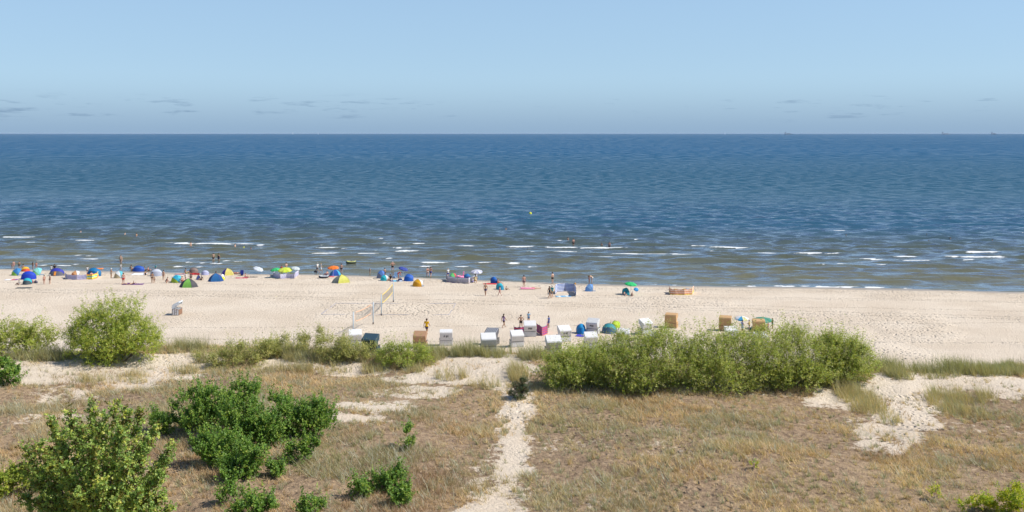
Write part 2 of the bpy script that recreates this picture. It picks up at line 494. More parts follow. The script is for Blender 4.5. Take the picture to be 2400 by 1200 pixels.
# ---------------------------------------------------------------- sea
FOAM = [(0, 88, 557, 1.1), (155, 226, 565, 1), (61, 87, 569.5, .7), (388, 625, 573, 1.3), (397, 410, 557, .8), (175, 195, 601, .9), (204, 224, 601.5, .8), (272, 289, 601.5, 1.1), (188, 256, 609.5, .7),
        (265, 319, 612, .7), (84, 105, 613.5, 1), (0, 10, 609, 1.2), (27, 41, 609, .7), (115, 135, 602, .6), (192, 207, 589, .8), (157, 166, 588, .6), (439, 474, 609, .7), (430, 462, 617, .7), (464, 485, 619, 1),
        (490, 530, 619.5, .8), (524, 544, 613, 1), (549, 572, 615, .8), (404, 437, 627, .8), (456, 479, 628, .8), (89, 115, 624, .7), (131, 172, 624, .7), (172, 188, 622, .7), (889, 924, 571, .9), (964, 1000, 573, 1),
        (918, 965, 582, 1.1), (740, 820, 583, .9), (749, 763, 576, .7), (874, 985, 590, .9), (728, 895, 595, .8), (897, 924, 606, .7), (959, 976, 606, .7), (980, 1053, 617, .8), (1112, 1153, 618.5, 1), (1185, 1220, 619.5, 1.1),
        (1064, 1102, 627, .7), (982, 1017, 625, .6), (1068, 1116, 579, .9), (1185, 1268, 580, 1.3), (817, 829, 530, .9), (886, 903, 560, .7), (934, 957, 560, .8), (600, 626, 576, .9), (1273, 1475, 582.5, 1.2),
        (1296, 1372, 592, .9), (1427, 1628, 597, .8), (1401, 1440, 604, .6), (1484, 1497, 564, 1), (1612, 1655, 577, .9), (1659, 1787, 581.5, 1.3), (1854, 1876, 581, 1), (1659, 1674, 589, .7), (1774, 1822, 594.6, .7),
        (1302, 1320, 566, .7), (1235, 1254, 591, .7), (1950, 1985, 541.5, .8), (1860, 1972, 595.7, 1.2), (2010, 2024, 595, .7), (1950, 1972, 605, .7), (2012, 2076, 609, .8), (2088, 2152, 603, .8), (2104, 2184, 612.5, .7),
        (2206, 2359, 603, 1.1), (2254, 2345, 592.5, 1.3), (2240, 2288, 610, .7), (2046, 2080, 622, .8), (1955, 1985, 620, .8), (2009, 2022, 618, .6), (1910, 1935, 621, .6), (1235, 1262, 627, .4), (1310, 1322, 600, .5),
        (1570, 1590, 507, .5), (1620, 1640, 488, .4), (2390, 2400, 546, .7), (690, 706, 569, .5), (1150, 1162, 500, .35), (730, 744, 556, .5), (300, 309, 524, .35), (2080, 2098, 556, .4)]
sx = np.concatenate([-np.geomspace(70000, 205, 46), spaced(-200, 200, 1.0), np.geomspace(205, 70000, 46)])
sy = [126.0]
while sy[-1] < 380: sy.append(sy[-1] + 0.36 * (sy[-1] / 140.0) ** 1.15)
sy = np.concatenate([np.array(sy), np.geomspace(sy[-1] * 1.012, 60000, 150)])
GX, GY = np.meshgrid(sx, sy)
xf, yf = GX.ravel(), GY.ravel()
off = yf - shore(np.clip(xf, -150, 150)) - np.where(np.abs(xf) > 150, 0, 0)     # metres off the waterline
fade = smooth((400 - yf) / 170) * smooth((206 - np.abs(xf)) / 25) 
near = smooth(off / 9)
h = np.zeros_like(xf)
sel = fade > 0
xs_, os_, ys_ = xf[sel], off[sel], yf[sel]
hs = np.zeros_like(xs_)
r2 = np.random.default_rng(11)
warp = 5.0 * (fbm(xs_ / 30, ys_ / 22, 1, 2) - .5)
for i in range(46):                      # short-crested wind sea running towards the beach
    lam = 1.7 * (5.5) ** (r2.random() ** 1.1)
    ang = r2.normal(0, 0.30)
    k = 2 * math.pi / lam
    ph = r2.random() * 6.28
    hs += 0.0155 * lam ** 0.75 * np.sin(k * (math.cos(ang) * (ys_ + warp) + math.sin(ang) * xs_) + ph)
env = smooth((vn(xs_ / 18, os_ / 4.5, 3) - .30) / .4)
shoal = np.exp(-((os_ - 30) / 30) ** 2)
sw = np.sin(2 * math.pi * (os_ + 2.2 * (fbm(xs_ / 20, os_ / 25, 4, 3) - .5) * 2) / 5.0)
hs = hs * (0.55 + .45 * smooth((os_ - 10) / 50)) + 0.25 * shoal * env * np.clip(sw, -.4, 1) ** 1
hs = hs * near[sel] * fade[sel]
foam = np.zeros_like(xs_)
for j, (a, c, py, w) in enumerate(FOAM):
    p0 = seapt(a, py - (c - a) * .003); p1 = seapt(c, py + (c - a) * .004)
    L = p1.x - p0.x
    m = (xs_ > p0.x - 3) & (xs_ < p1.x + 3) & (np.abs(ys_ - (p0.y + p1.y) / 2) < 7)
    if not m.any(): continue
    x = xs_[m]; y = ys_[m]
    u = (x - p0.x) / L
    yl = p0.y + (p1.y - p0.y) * u + 0.4 * (fbm(x / 3.0, x * 0 + j * 7.3, j, 3) - .5)
    dy = y - yl
    end = (.68 + .32 * smooth((x - p0.x) / (.3 * L + .5)) * smooth((p1.x - x) / (.3 * L + .5))) * smooth((x - p0.x + .6) / 1.4) * smooth((p1.x - x + .6) / 1.4)
    wide = smooth((x - p0.x + 4) / 5) * smooth((p1.x - x + 4) / 5)
    hs[m] *= 1 - .75 * np.exp(-(dy / 2.6) ** 2) * wide
    hs[m] += (0.12 + .16 * w) * np.exp(-(np.where(dy > 0, dy / 1.5, dy / .8)) ** 2) * wide
    rag = fbm(x / 0.9, y / 1.3, j + 3, 3)
    wid = (.15 + .30 * w) * (.45 + .9 * vn(x / 2.3, x * 0 + j, j))
    foam[m] = np.maximum(foam[m], end * smooth((1.0 + 1.1 * (rag - .5) - np.abs(dy + .3) / wid) * 1.5))
h[sel] = hs
fo = np.zeros_like(xf); fo[sel] = foam
ft = terrain(np.clip(xf, -150, 150), np.clip(yf, 0, 230))
depth = SEA - ft
swash = smooth((.045 - np.abs(depth - .02)) / .035) * smooth((fbm(xf / 2.2, yf / 1.2, 6, 3) - .42) / .2)
rightbit = smooth((xf - 14) / 10) * smooth((62 - xf) / 12) + .35 * smooth((vn(xf / 9, yf * 0, 2) - .5) / .2)
fo = np.maximum(fo, swash * np.clip(rightbit, 0, 1) * (yf < 200))
# a small lap of wave at the very edge
h = h + 0.06 * np.exp(-((off - 2.2 - 1.2 * (vn(xf / 6, xf * 0, 1) - .5)) / .8) ** 2) * (np.abs(xf) < 200)
nxg, nyg = len(sx), len(sy)
I = np.arange(nxg * nyg).reshape(nyg, nxg)
FA = np.stack([I[:-1, :-1].ravel(), I[:-1, 1:].ravel(), I[1:, 1:].ravel(), I[1:, :-1].ravel()], 1)
sm = npmesh('sea', np.stack([xf, yf, SEA + h], 1), FA, 4, True)
fattr(sm, 'foam', fo)
fattr(sm, 'off', np.clip(off, -5, 3000))
mat, t, b = shader('sea_water')
pos = node(t, 'ShaderNodeNewGeometry').outputs['Position']
of = tattr(t, 'off').outputs['Fac']; fm = tattr(t, 'foam').outputs['Fac']
mp = node(t, 'ShaderNodeMapping'); mp.inputs['Scale'].default_value = (.5, 1, 1); t.links.new(pos, mp.inputs['Vector'])
patch = tnoise(t, mp.outputs[0], .012, 4)
o2 = tmath(t, 'ADD', of, tmath(t, 'MULTIPLY', tmath(t, 'SUBTRACT', patch, .5), 40))
body = tmix(t, tramp(t, o2, 4, 42), (.130, .126, .074), (.080, .092, .066))
body = tmix(t, tramp(t, o2, 30, 110), body, (.025, .084, .138))
body = tmix(t, tramp(t, o2, 150, 1200), body, (.024, .092, .180))
def wave(scale, sxx, detail=2):
    q = node(t, 'ShaderNodeMapping'); q.inputs['Scale'].default_value = (sxx, 1, 1); q.inputs['Rotation'].default_value = (0, 0, .12); t.links.new(pos, q.inputs['Vector'])
    return tnoise(t, q.outputs[0], scale, detail, .55)
def far(a, c): return tramp(t, of, a, c)
hh = tmath(t, 'MULTIPLY', wave(1.6, .6, 3), .13)
hh = tmath(t, 'ADD', hh, tmath(t, 'MULTIPLY', wave(.42, .5, 3), tmath(t, 'ADD', .16, tmath(t, 'MULTIPLY', far(60, 220), .7))))
hh = tmath(t, 'ADD', hh, tmath(t, 'MULTIPLY', wave(.13, .4, 3), tmath(t, 'MULTIPLY', far(120, 400), 2.4)))
hh = tmath(t, 'ADD', hh, tmath(t, 'MULTIPLY', wave(.035, .35, 3), tmath(t, 'MULTIPLY', far(300, 1200), 9.0)))
bp = node(t, 'ShaderNodeBump'); bp.inputs['Strength'].default_value = 1.0; bp.inputs['Distance'].default_value = 1.0
t.links.new(hh, bp.inputs['Height'])
lace = tnoise(t, pos, 2.2, 5, .75)
fmk = tramp(t, tmath(t, 'ADD', fm, tmath(t, 'MULTIPLY', tmath(t, 'SUBTRACT', lace, .5), 1.2)), .34, .68)
fmk = tmath(t, 'MULTIPLY', fmk, tramp(t, fm, .02, .12))
# scattered whitecaps far out
cap = tmath(t, 'MULTIPLY', tramp(t, wave(.16, .45, 5), .73, .76), tmath(t, 'MULTIPLY', far(120, 300), .8))
fmk = tmath(t, 'MAXIMUM', fmk, cap)
# body colour seen into the water, sky mirrored on top; a rough sea far out mirrors less at grazing angles than a flat one
df = node(t, 'ShaderNodeBsdfDiffuse'); t.links.new(body, df.inputs['Color']); t.links.new(bp.outputs[0], df.inputs['Normal'])
gl = node(t, 'ShaderNodeBsdfGlossy'); gl.inputs['Roughness'].default_value = .16; t.links.new(bp.outputs[0], gl.inputs['Normal'])
fr = node(t, 'ShaderNodeFresnel'); fr.inputs['IOR'].default_value = 1.333; t.links.new(bp.outputs[0], fr.inputs['Normal'])
wind = tramp(t, tnoise(t, mp.outputs[0], .004, 4, .6), .3, .7, .8, 1.2)
gain = tmath(t, 'MULTIPLY', tramp(t, of, 20, 260, 1.6, .42), wind)
def band(sc, sxx, lo, hi): return tramp(t, wave(sc, sxx, 2), .36, .62, lo, hi)
facets = tmix(t, tramp(t, of, 120, 300), band(.24, .7, .5, 1.4), band(.12, 1.7, .05, 1.45))
facets = tmix(t, tramp(t, of, 400, 900), facets, band(.030, 3.0, .0, 1.5))
facets = tmix(t, tramp(t, of, 1200, 3000), facets, band(.0075, 5.0, .1, 1.5))
gain = tmath(t, 'MULTIPLY', gain, facets)
fac = tmath(t, 'MULTIPLY', fr.outputs[0], gain, True)
ws = node(t, 'ShaderNodeMixShader'); t.links.new(fac, ws.inputs[0]); t.links.new(df.outputs[0], ws.inputs[1]); t.links.new(gl.outputs[0], ws.inputs[2])
b.inputs['Base Color'].default_value = (.70, .71, .70, 1); b.inputs['Roughness'].default_value = .9
wf = node(t, 'ShaderNodeMixShader'); t.links.new(fmk, wf.inputs[0]); t.links.new(ws.outputs[0], wf.inputs[1]); t.links.new(b.outputs[0], wf.inputs[2])
t.links.new(wf.outputs[0], t.nodes['Material Output'].inputs['Surface'])
s_ = obj('sea', sm, mat); s_['kind'] = 'structure'

# ================================================================ vegetation
def leafmat(trans=0.35, gloss=0.45):
    m, t, b = shader('leaf')
    c = tattr(t, 'col').outputs['Color']
    t.links.new(c, b.inputs['Base Color'])
    b.inputs['Roughness'].default_value = gloss
    b.inputs['Specular IOR Level'].default_value = 0.35
    tr = node(t, 'ShaderNodeBsdfTranslucent')
    mx = node(t, 'ShaderNodeVectorMath', operation='MULTIPLY'); t.links.new(c, mx.inputs[0]); mx.inputs[1].default_value = (1.25, 1.3, .7)
    t.links.new(mx.outputs[0], tr.inputs['Color'])
    ms = node(t, 'ShaderNodeMixShader'); ms.inputs[0].default_value = trans
    t.links.new(b.outputs[0], ms.inputs[1]); t.links.new(tr.outputs[0], ms.inputs[2])
    t.links.new(ms.outputs[0], t.nodes['Material Output'].inputs['Surface'])
    return m
LEAF = leafmat(.42, .5)
GRASS = leafmat(0.3, 0.7)
def barkmat():
    m, t, b = shader('bark')
    co = node(t, 'ShaderNodeTexCoord').outputs['Object']
    n = tnoise(t, co, 8, 5, .65)
    t.links.new(tmix(t, tramp(t, n, .3, .7), (.065, .05, .036), (.17, .135, .10)), b.inputs['Base Color'])
    b.inputs['Roughness'].default_value = .9
    bp = node(t, 'ShaderNodeBump'); bp.inputs['Strength'].default_value = .6; bp.inputs['Distance'].default_value = .03
    t.links.new(n, bp.inputs['Height']); t.links.new(bp.outputs[0], b.inputs['Normal'])
    return m
BARK = barkmat()
def unit(v): return v / np.maximum(np.linalg.norm(v, axis=1, keepdims=True), 1e-9)

def leaves(r, twp, twd, twl, per, ll, lw, cols, droop=0.0, fold=0.25):
    """leaf-sized blades set along twigs: base twp, direction twd, length twl"""
    n = len(twp)
    k = np.repeat(np.arange(n), per)
    u = r.random(len(k)) ** .8
    d = twd[k]
    p = twp[k] + d * (twl[k] * u)[:, None]
    p[:, 2] -= droop * (u * twl[k]) ** 2
    side = unit(np.cross(d, r.normal(size=d.shape)))
    ax = unit(d * .55 + side * .9 + np.array([0, 0, -.15 - droop]))
    bx = unit(np.cross(ax, r.normal(size=ax.shape) * .45 + np.array([.5, -.22, .75])))
    sz = (.65 + .7 * r.random(len(k)))[:, None]
    nrm = np.cross(ax, bx)
    a = p; c = p + ax * ll * sz
    mid = p + ax * ll * .5 * sz + nrm * ll * fold * .3
    V = np.stack([a, mid + bx * lw * .5 * sz, c, mid - bx * lw * .5 * sz], 1).reshape(-1, 3)
    FA = np.arange(len(k) * 4).reshape(-1, 4)
    cols = np.asarray(cols, float)
    base = cols[r.integers(0, len(cols), n)][k]
    c3 = base * (.72 + .56 * r.random((len(k), 1))) * (.88 + .24 * r.random((len(k), 3)) * np.array([1, .6, .6]))
    return V, FA, np.repeat(c3, 4, axis=0)

def shrub(name, label, cat, base, blobs_, cols, ntw, per, ll, lw, twl=.35, up=.5, shoots=.15, droop=0., seed=0, group=None, stems=7, stem_r=.05, inner=.35, lump=.5):
    """many-stemmed bush or tree; blobs_ = crown lobes (dx,dy,dz,rx,ry,rz) from the base"""
    r = np.random.default_rng(seed + 100)
    o = thing(name, label, cat, base, 0, group)
    B = np.array(blobs_, float)
    w = (B[:, 3] * B[:, 4] + B[:, 4] * B[:, 5] + B[:, 3] * B[:, 5])
    # secondary clumps scattered over each lobe break the outline
    lob = r.choice(len(B), size=max(10, int(ntw / 26)), p=w / w.sum())
    dirs = unit(r.normal(size=(len(lob), 3)) + np.array([0, 0, .25]))
    rad = (inner + (.94 - inner) * r.random(len(lob)) ** .45)
    cc = B[lob, :3] + dirs * B[lob, 3:] * rad[:, None]
    cc[:, 2] = np.maximum(cc[:, 2], .12)
    cs = (.24 + .34 * r.random(len(lob)))[:, None] * np.minimum(B[lob, 3:].min(1), 2.2)[:, None] * (1 + lump * r.random((len(lob), 1)))
    ci = r.integers(0, len(cc), ntw)
    dd = unit(r.normal(size=(ntw, 3)))
    tp = cc[ci] + dd * cs[ci] * (r.random((ntw, 1)) ** .5) * np.array([1, 1, .8])
    td = unit(dd * .7 + dirs[ci] * .8 + np.array([0, 0, up]))
    tl = twl * (.6 + .8 * r.random(ntw))
    ns = int(ntw * shoots * .1)
    if ns:                                   # long shoots that stick out of the crown
        j = r.choice(len(cc), ns)
        tp[:ns] = cc[j] + dirs[j] * cs[j] * .8
        td[:ns] = unit(dirs[j] + np.array([0, 0, up + .5]) + r.normal(size=(ns, 3)) * .25)
        tl[:ns] = twl * (1.5 + 1.7 * r.random(ns))
    tp[:, 2] = np.maximum(tp[:, 2], .05)
    tint = np.array(cols)
    V, FA, C = leaves(r, tp, td, tl, per, ll, lw, tint, droop)
    V[:, 2] = np.maximum(V[:, 2], .02)
    m = npmesh('crown', V, FA, 4); cattr(m, 'col', C)
    obj('crown', m, LEAF, o)
    parts = []
    targets = [B[i, :3] for i in range(len(B))] + [cc[i] for i in r.choice(len(cc), min(len(cc), stems * 3), replace=False)]
    for i, tg in enumerate(targets):
        tg = np.array(tg)
        if i < len(B):
            s0 = np.array([tg[0] * .35, tg[1] * .35, -.15]); rr = stem_r
        else:
            s0 = np.array([tg[0] * .55, tg[1] * .55, tg[2] * .35]) if len(B) < 2 else np.array(B[int(np.argmin(((B[:, :3] - tg) ** 2).sum(1))), :3]) * np.array([.8, .8, .5]); rr = stem_r * .45
        mid = s0 * .5 + tg * .5 + r.normal(size=3) * .12
        parts.append(tube([s0, mid, tg], [rr, rr * .7, rr * .25], 5))
    v, f = join(*parts)
    obj('trunk', mesh('trunk', v, f, True), BARK, o)
    return o
def mpp(p): return p.y / F               # metres per photograph pixel at that distance
def lobes(base, rows):
    """crown lobes from photograph rows (px, py, rx, ry, depth shift) at the bush's own distance"""
    out = []
    for px, py, rx, ry, dy in rows:
        Y = base.y + dy
        out.append((Xat(px, Y) - base.x, dy, H - (py - HZ) / F * Y - base.z, rx / F * Y, max(.35, min(rx, ry * 1.6) / F * Y * .8), ry / F * Y))
    return out
WILLOW = [(0.356, 0.427, 0.085), (0.426, 0.475, 0.103), (0.289, 0.361, 0.085), (0.483, 0.504, 0.16), (0.329, 0.342, 0.132)]
BRIGHT = [(0.318, 0.398, 0.055), (0.391, 0.454, 0.068), (0.26, 0.343, 0.055), (0.434, 0.468, 0.097)]
POPLAR = [(0.156, 0.283, 0.045), (0.182, 0.324, 0.051), (0.118, 0.223, 0.038), (0.274, 0.386, 0.064)]
MAPLE = [(0.283, 0.407, 0.092), (0.353, 0.475, 0.107), (0.216, 0.325, 0.08), (0.516, 0.556, 0.12)]
OLIVE = [(0.397, 0.409, 0.129), (0.343, 0.373, 0.113), (0.469, 0.455, 0.164), (0.297, 0.327, 0.095)]

# round bright bush on the left dune crest
p = gnd(262, 846)
shrub('willow_bush', 'round bright green bush standing alone on the left dune crest', 'bush', p,
      lobes(p, [(262, 775, 70, 62, 1.0), (210, 770, 42, 45, .5), (318, 778, 42, 48, .5), (250, 810, 75, 40, -.6), (205, 820, 45, 26, -.5), (325, 815, 42, 34, -.4), (285, 740, 50, 38, 1.2), (180, 790, 26, 40, .6), (345, 790, 24, 34, .5)]),
      BRIGHT, 6200, 9, .145, .046, .42, .35, 1.0, .12, 1, stems=8, stem_r=.07)
p = gnd(70, 830)
shrub('willow_bush', 'pale green bush at the left edge of the picture, left of the round bush', 'bush', p,
      lobes(p, [(20, 790, 45, 32, .5), (75, 785, 45, 32, 1.0), (115, 795, 35, 28, .6), (60, 810, 75, 26, -.3), (-40, 790, 50, 36, .6)]),
      BRIGHT[:2] + OLIVE[:2], 2300, 9, .17, .055, .5, .7, .5, .05, 2, stems=8)
p = gnd(15, 905)
shrub('poplar_shrub', 'dark green leafy shrub cut by the left edge below the crest bushes', 'shrub', p,
      lobes(p, [(8, 872, 32, 30, .3), (28, 880, 18, 24, 0), (-20, 865, 35, 34, .4)]), POPLAR, 600, 9, .14, .11, .25, .5, .2, 0, 3, stems=5)
# olive willow scrub along the middle of the crest
rows = [((545, 862), [(500, 832, 36, 16, .6), (545, 824, 40, 18, .8), (590, 818, 40, 18, 1.0), (530, 846, 55, 16, -.3), (580, 842, 45, 14, .1), (625, 820, 30, 14, .9)], OLIVE, 'low olive willow scrub right of the grassy gap beside the round bush'),
        ((690, 838), [(640, 816, 40, 16, .9), (685, 810, 40, 20, 1.0), (725, 806, 36, 20, 1.0), (752, 796, 16, 24, 1.1), (690, 828, 60, 10, .3), (650, 832, 40, 10, .1)], OLIVE, 'olive willow scrub in the middle of the crest with one tall tuft of shoots'),
        ((815, 850), [(775, 812, 36, 20, .9), (815, 816, 36, 20, .7), (850, 820, 32, 18, .7), (815, 838, 50, 12, .1), (770, 830, 34, 12, .3)], OLIVE, 'olive willow scrub on the crest in front of the near volleyball post'),
        ((940, 862), [(925, 832, 40, 22, .6), (965, 830, 38, 22, .5), (945, 848, 52, 18, -.2), (900, 838, 25, 18, .4), (995, 838, 18, 16, .4)], WILLOW[:3] + BRIGHT[:1], 'compact green willow bush in front of the brown roofed beach chair')]
for i, (bp_, lb, cs, lab) in enumerate(rows):
    p = gnd(*bp_)
    shrub('willow_scrub', lab, 'bush', p, lobes(p, lb), cs, 1750, 8, .125, .038, .42, .7, 1.0, 0, 10 + i, group='willow scrub along the dune crest', stems=9, stem_r=.03)
# the big willow thicket right of the path
rows = [((1365, 912), [(1300, 868, 42, 32, .8), (1360, 856, 60, 40, 1.4), (1345, 884, 70, 30, -.2), (1412, 858, 55, 48, .8), (1425, 832, 40, 32, 2.0)], 'left end of the big willow thicket, nearest the sandy path'),
        ((1530, 920), [(1455, 868, 55, 44, .4), (1480, 810, 40, 40, 2.2), (1500, 850, 60, 55, .8), (1560, 830, 60, 55, 1.6), (1520, 890, 70, 32, -.3), (1595, 870, 55, 48, .2)], 'willow of the big thicket with tall shoots in front of the lime green tent'),
        ((1720, 922), [(1625, 850, 50, 50, .9), (1660, 830, 60, 50, 1.6), (1720, 825, 60, 48, 1.8), (1700, 880, 80, 38, -.2), (1770, 850, 55, 55, .8), (1650, 880, 50, 36, 0), (1790, 800, 34, 30, 2.6)], 'middle willow of the big thicket, below the three tan beach chairs'),
        ((1870, 912), [(1800, 858, 55, 50, .5), (1790, 890, 60, 26, -.2), (1840, 835, 60, 55, 1.0), (1900, 850, 55, 52, .6), (1870, 885, 75, 34, -.3), (1930, 860, 40, 45, .6), (1850, 800, 40, 30, 2.0)], 'willow in the right half of the big thicket, right of the green striped parasol'),
        ((1985, 895), [(1940, 868, 45, 36, .2), (1970, 840, 45, 48, .8), (2010, 850, 36, 42, .6), (1985, 870, 55, 30, -.2), (1940, 820, 30, 30, 1.4)], 'right end of the big willow thicket beside the marram grass')]
for i, (bp_, lb, lab) in enumerate(rows):
    p = gnd(*bp_)
    shrub('willow_thicket', lab, 'bush', p, lobes(p, lb), WILLOW + BRIGHT[:1], 6400, 9, .125, .042, .42, .65, 1.3, 0, 20 + i, group='willows of the big thicket', stems=9, stem_r=.04)
# poplar shrubs in the dune hollow
rows = [((500, 1015), [(445, 955, 38, 40, .2), (500, 945, 46, 42, .6), (470, 990, 50, 30, -.2), (540, 960, 40, 40, .5)], 900, 'leftmost of the tall dark poplar shrubs in the dune hollow'),
        ((600, 1045), [(575, 935, 34, 38, 1.2), (560, 985, 50, 44, .4), (610, 1000, 42, 48, 0), (630, 1025, 28, 30, -.3), (580, 1020, 40, 30, -.2)], 1050, 'tallest dark poplar shrub of the hollow, second from the left'),
        ((715, 1030), [(715, 985, 50, 40, .2), (745, 975, 34, 38, .4), (670, 955, 36, 30, 1.2), (700, 1005, 44, 26, -.1), (760, 990, 18, 26, .2)], 900, 'dark poplar shrub standing apart on the right of the hollow group'),
        ((505, 1095), [(480, 1060, 38, 36, .2), (530, 1055, 42, 40, .4), (515, 1080, 40, 22, 0)], 560, 'loose green poplar shrub below the tall ones, on the left'),
        ((575, 1118), [(560, 1095, 38, 26, 0), (595, 1070, 26, 34, .3), (550, 1110, 24, 16, -.1)], 420, 'lowest of the poplar shrubs in the hollow, above dry litter'),
        ((708, 1085), [(700, 1065, 24, 22, 0), (725, 1052, 20, 16, .2)], 170, 'small green poplar bush below the shrub on the right of the hollow'),
        ((645, 1115), [(645, 1103, 18, 15, 0)], 90, 'tiny round poplar sapling beside the hollow shrubs'),
        ((380, 1020), [(375, 1000, 28, 24, .1), (395, 990, 18, 18, .2)], 200, 'small poplar bush between the maple and the hollow shrubs'),
        ((910, 1155), [(900, 1140, 34, 18, 0), (930, 1125, 22, 18, .1)], 230, 'green poplar bush left of the path near the bottom of the picture'),
        ((845, 1168), [(842, 1150, 20, 18, 0)], 80, 'thin light green sapling left of the poplar bush near the bottom'),
        ((942, 1186), [(942, 1166, 18, 18, 0)], 130, 'small round poplar bush nearest the path at the bottom'),
        ((545, 1180), [(545, 1160, 26, 20, 0)], 60, 'sparse leafy sapling at the bottom, right of the maple'),
        ((600, 1215), [(580, 1192, 30, 20, 0), (625, 1190, 26, 18, 0)], 200, 'leafy poplar bush cut by the bottom edge below the sparse sapling'),
        ((730, 1210), [(730, 1185, 30, 20, 0)], 80, 'thin sapling at the bottom edge between two poplar bushes'),
        ((958, 1052), [(960, 1020, 9, 24, 0), (955, 1042, 10, 12, 0)], 50, 'single upright little sapling in the olive grass left of the path')]
for i, (bp_, lb, n, lab) in enumerate(rows):
    p = gnd(*bp_)
    shrub('poplar_shrub', lab, 'shrub', p, lobes(p, lb), POPLAR, int(n * 2.8), 11, .09, .075, .30, 1.0, 1.6, 0, 40 + i, group='poplar shrubs in the dune hollow', stems=4, stem_r=.025, inner=.25)
# small pine by the path
p = gnd(1216, 935)
shrub('dwarf_pine', 'small dark green pine bush where the path climbs the dune', 'pine', p, lobes(p, [(1214, 904, 18, 20, 0), (1221, 920, 24, 14, 0), (1227, 908, 16, 18, .1), (1208, 918, 14, 12, 0)]), [(.06, .10, .045), (.085, .13, .055), (.16, .14, .08)], 460, 16, .12, .024, .22, .6, .5, 0, 60, stems=4)
# yellow-green weeds at the right bottom corner
for i, (bp_, lb, n, lab) in enumerate([((2295, 1205), [(2290, 1178, 34, 22, 0), (2310, 1190, 30, 16, 0)], 300, 'low yellow green shrub at the bottom right'),
                                       ((2385, 1215), [(2385, 1170, 34, 34, 0), (2370, 1195, 34, 20, 0)], 420, 'yellow green leafy shrub in the bottom right corner'),
                                       ((2195, 1170), [(2195, 1158, 14, 12, 0)], 26, 'tiny green weed left of the yellow green corner shrubs'),
                                       ((1766, 1100), [(1766, 1092, 8, 8, 0)], 14, 'single tiny bright weed in the dry grass right of the path')]):
    p = gnd(*bp_)
    shrub('weed_shrub', lab, 'shrub', p, lobes(p, lb), [(.40, .46, .03), (.50, .50, .03), (.28, .38, .03)], n, 10, .10, .05, .26, .7, .3, 0, 70 + i, stems=3, stem_r=.012)
# maple in the lower left corner, with real limbs
def maple():
    r = np.random.default_rng(5)
    Y0 = 44.0
    x0 = Xat(215, Y0)
    base = Vector((x0, Y0, float(terrain(np.array([x0]), np.array([Y0]))[0])))
    o = thing('maple_tree', 'large loose maple with upright leafy shoots in the lower left corner', 'tree', base)
    def P(px, py, dy):
        Y = Y0 + dy
        return np.array([Xat(px, Y) - base.x, dy, H - (py - HZ) / F * Y - base.z])
    tips = [(215, 950, .5), (270, 945, .8), (330, 965, 1.0), (165, 965, .3), (120, 985, .6), (365, 1000, .6), (60, 1050, .2), (90, 1040, -.4), (400, 1050, .2), (300, 960, -.6), (240, 975, -.9), (190, 1000, -1.3),
            (140, 1020, -1.2), (345, 1035, -1.0), (285, 1005, -1.6), (75, 1110, -.8), (380, 1110, -.8), (55, 1090, 1.0), (220, 1050, -2.2), (300, 1080, -2.3), (150, 1090, -2.1), (385, 1160, -1.4), (95, 1170, -1.8), (50, 1165, -.6),
            (330, 1150, -2.2), (240, 1130, -2.8), (180, 1160, -2.7), (270, 1180, -2.9), (120, 1060, 1.6), (330, 1040, 1.8), (220, 1010, 2.0), (390, 1080, 1.4), (400, 1195, -.6), (350, 1200, -2.0)]
    tw = []; td = []; tl = []
    parts = [tube([(0, 0, -.3), (.1, 0, .8), (.05, .1, 1.6)], [.16, .13, .1], 8)]
    for q in tips:
        tg = P(*q)
        s0 = np.array([.05 + tg[0] * .12, tg[1] * .12, .9 + .5 * r.random()])
        L = np.linalg.norm(tg - s0)
        mid = s0 * .5 + tg * .5 + np.array([tg[0] * .10, tg[1] * .10, -.10 * L * abs(tg[0]) / (abs(tg[0]) + 1.5)])
        ts = np.linspace(0, 1, 9)[:, None]
        cur = s0 * (1 - ts) ** 2 + 2 * mid * ts * (1 - ts) + tg * ts ** 2
        parts.append(tube([c for c in cur], list(np.linspace(.05, .008, 9)), 5))
        n = int(50 + 30 * L)
        u = .22 + .78 * r.random(n) ** .75
        c = s0 * ((1 - u) ** 2)[:, None] + 2 * mid * (u * (1 - u))[:, None] + tg * (u ** 2)[:, None]
        d = unit(2 * (mid - s0) * (1 - u)[:, None] + 2 * (tg - mid) * u[:, None])
        sp = (.24 * (1 - u) + .065)[:, None]
        tw.append(c + r.normal(size=(n, 3)) * sp)
        td.append(unit(d * .6 + r.normal(size=(n, 3)) * .7 + np.array([0, 0, .3])))
        tl.append(.18 + .28 * r.random(n))
    tw = np.concatenate(tw); td = np.concatenate(td); tl = np.concatenate(tl)
    V, FA, C = leaves(r, tw, td, tl, 11, .092, .08, MAPLE + [(.14, .125, .025)], .1)
    m = npmesh('crown', V, FA, 4); cattr(m, 'col', C)
    obj('crown', m, LEAF, o)
    v, f = join(*parts)
    obj('trunk', mesh('trunk', v, f, True), BARK, o)
maple()
p = gnd(40, 1165)
shrub('weed_shrub', 'bright yellow green ground shrub left of the maple at the left edge', 'shrub', p, lobes(p, [(30, 1138, 46, 26, 0), (72, 1120, 30, 24, .3), (0, 1148, 36, 24, 0), (40, 1112, 20, 18, .4)]), [(.34, .40, .05), (.26, .34, .05)], 800, 10, .1, .08, .25, .4, .2, 0, 90, stems=4, stem_r=.02)

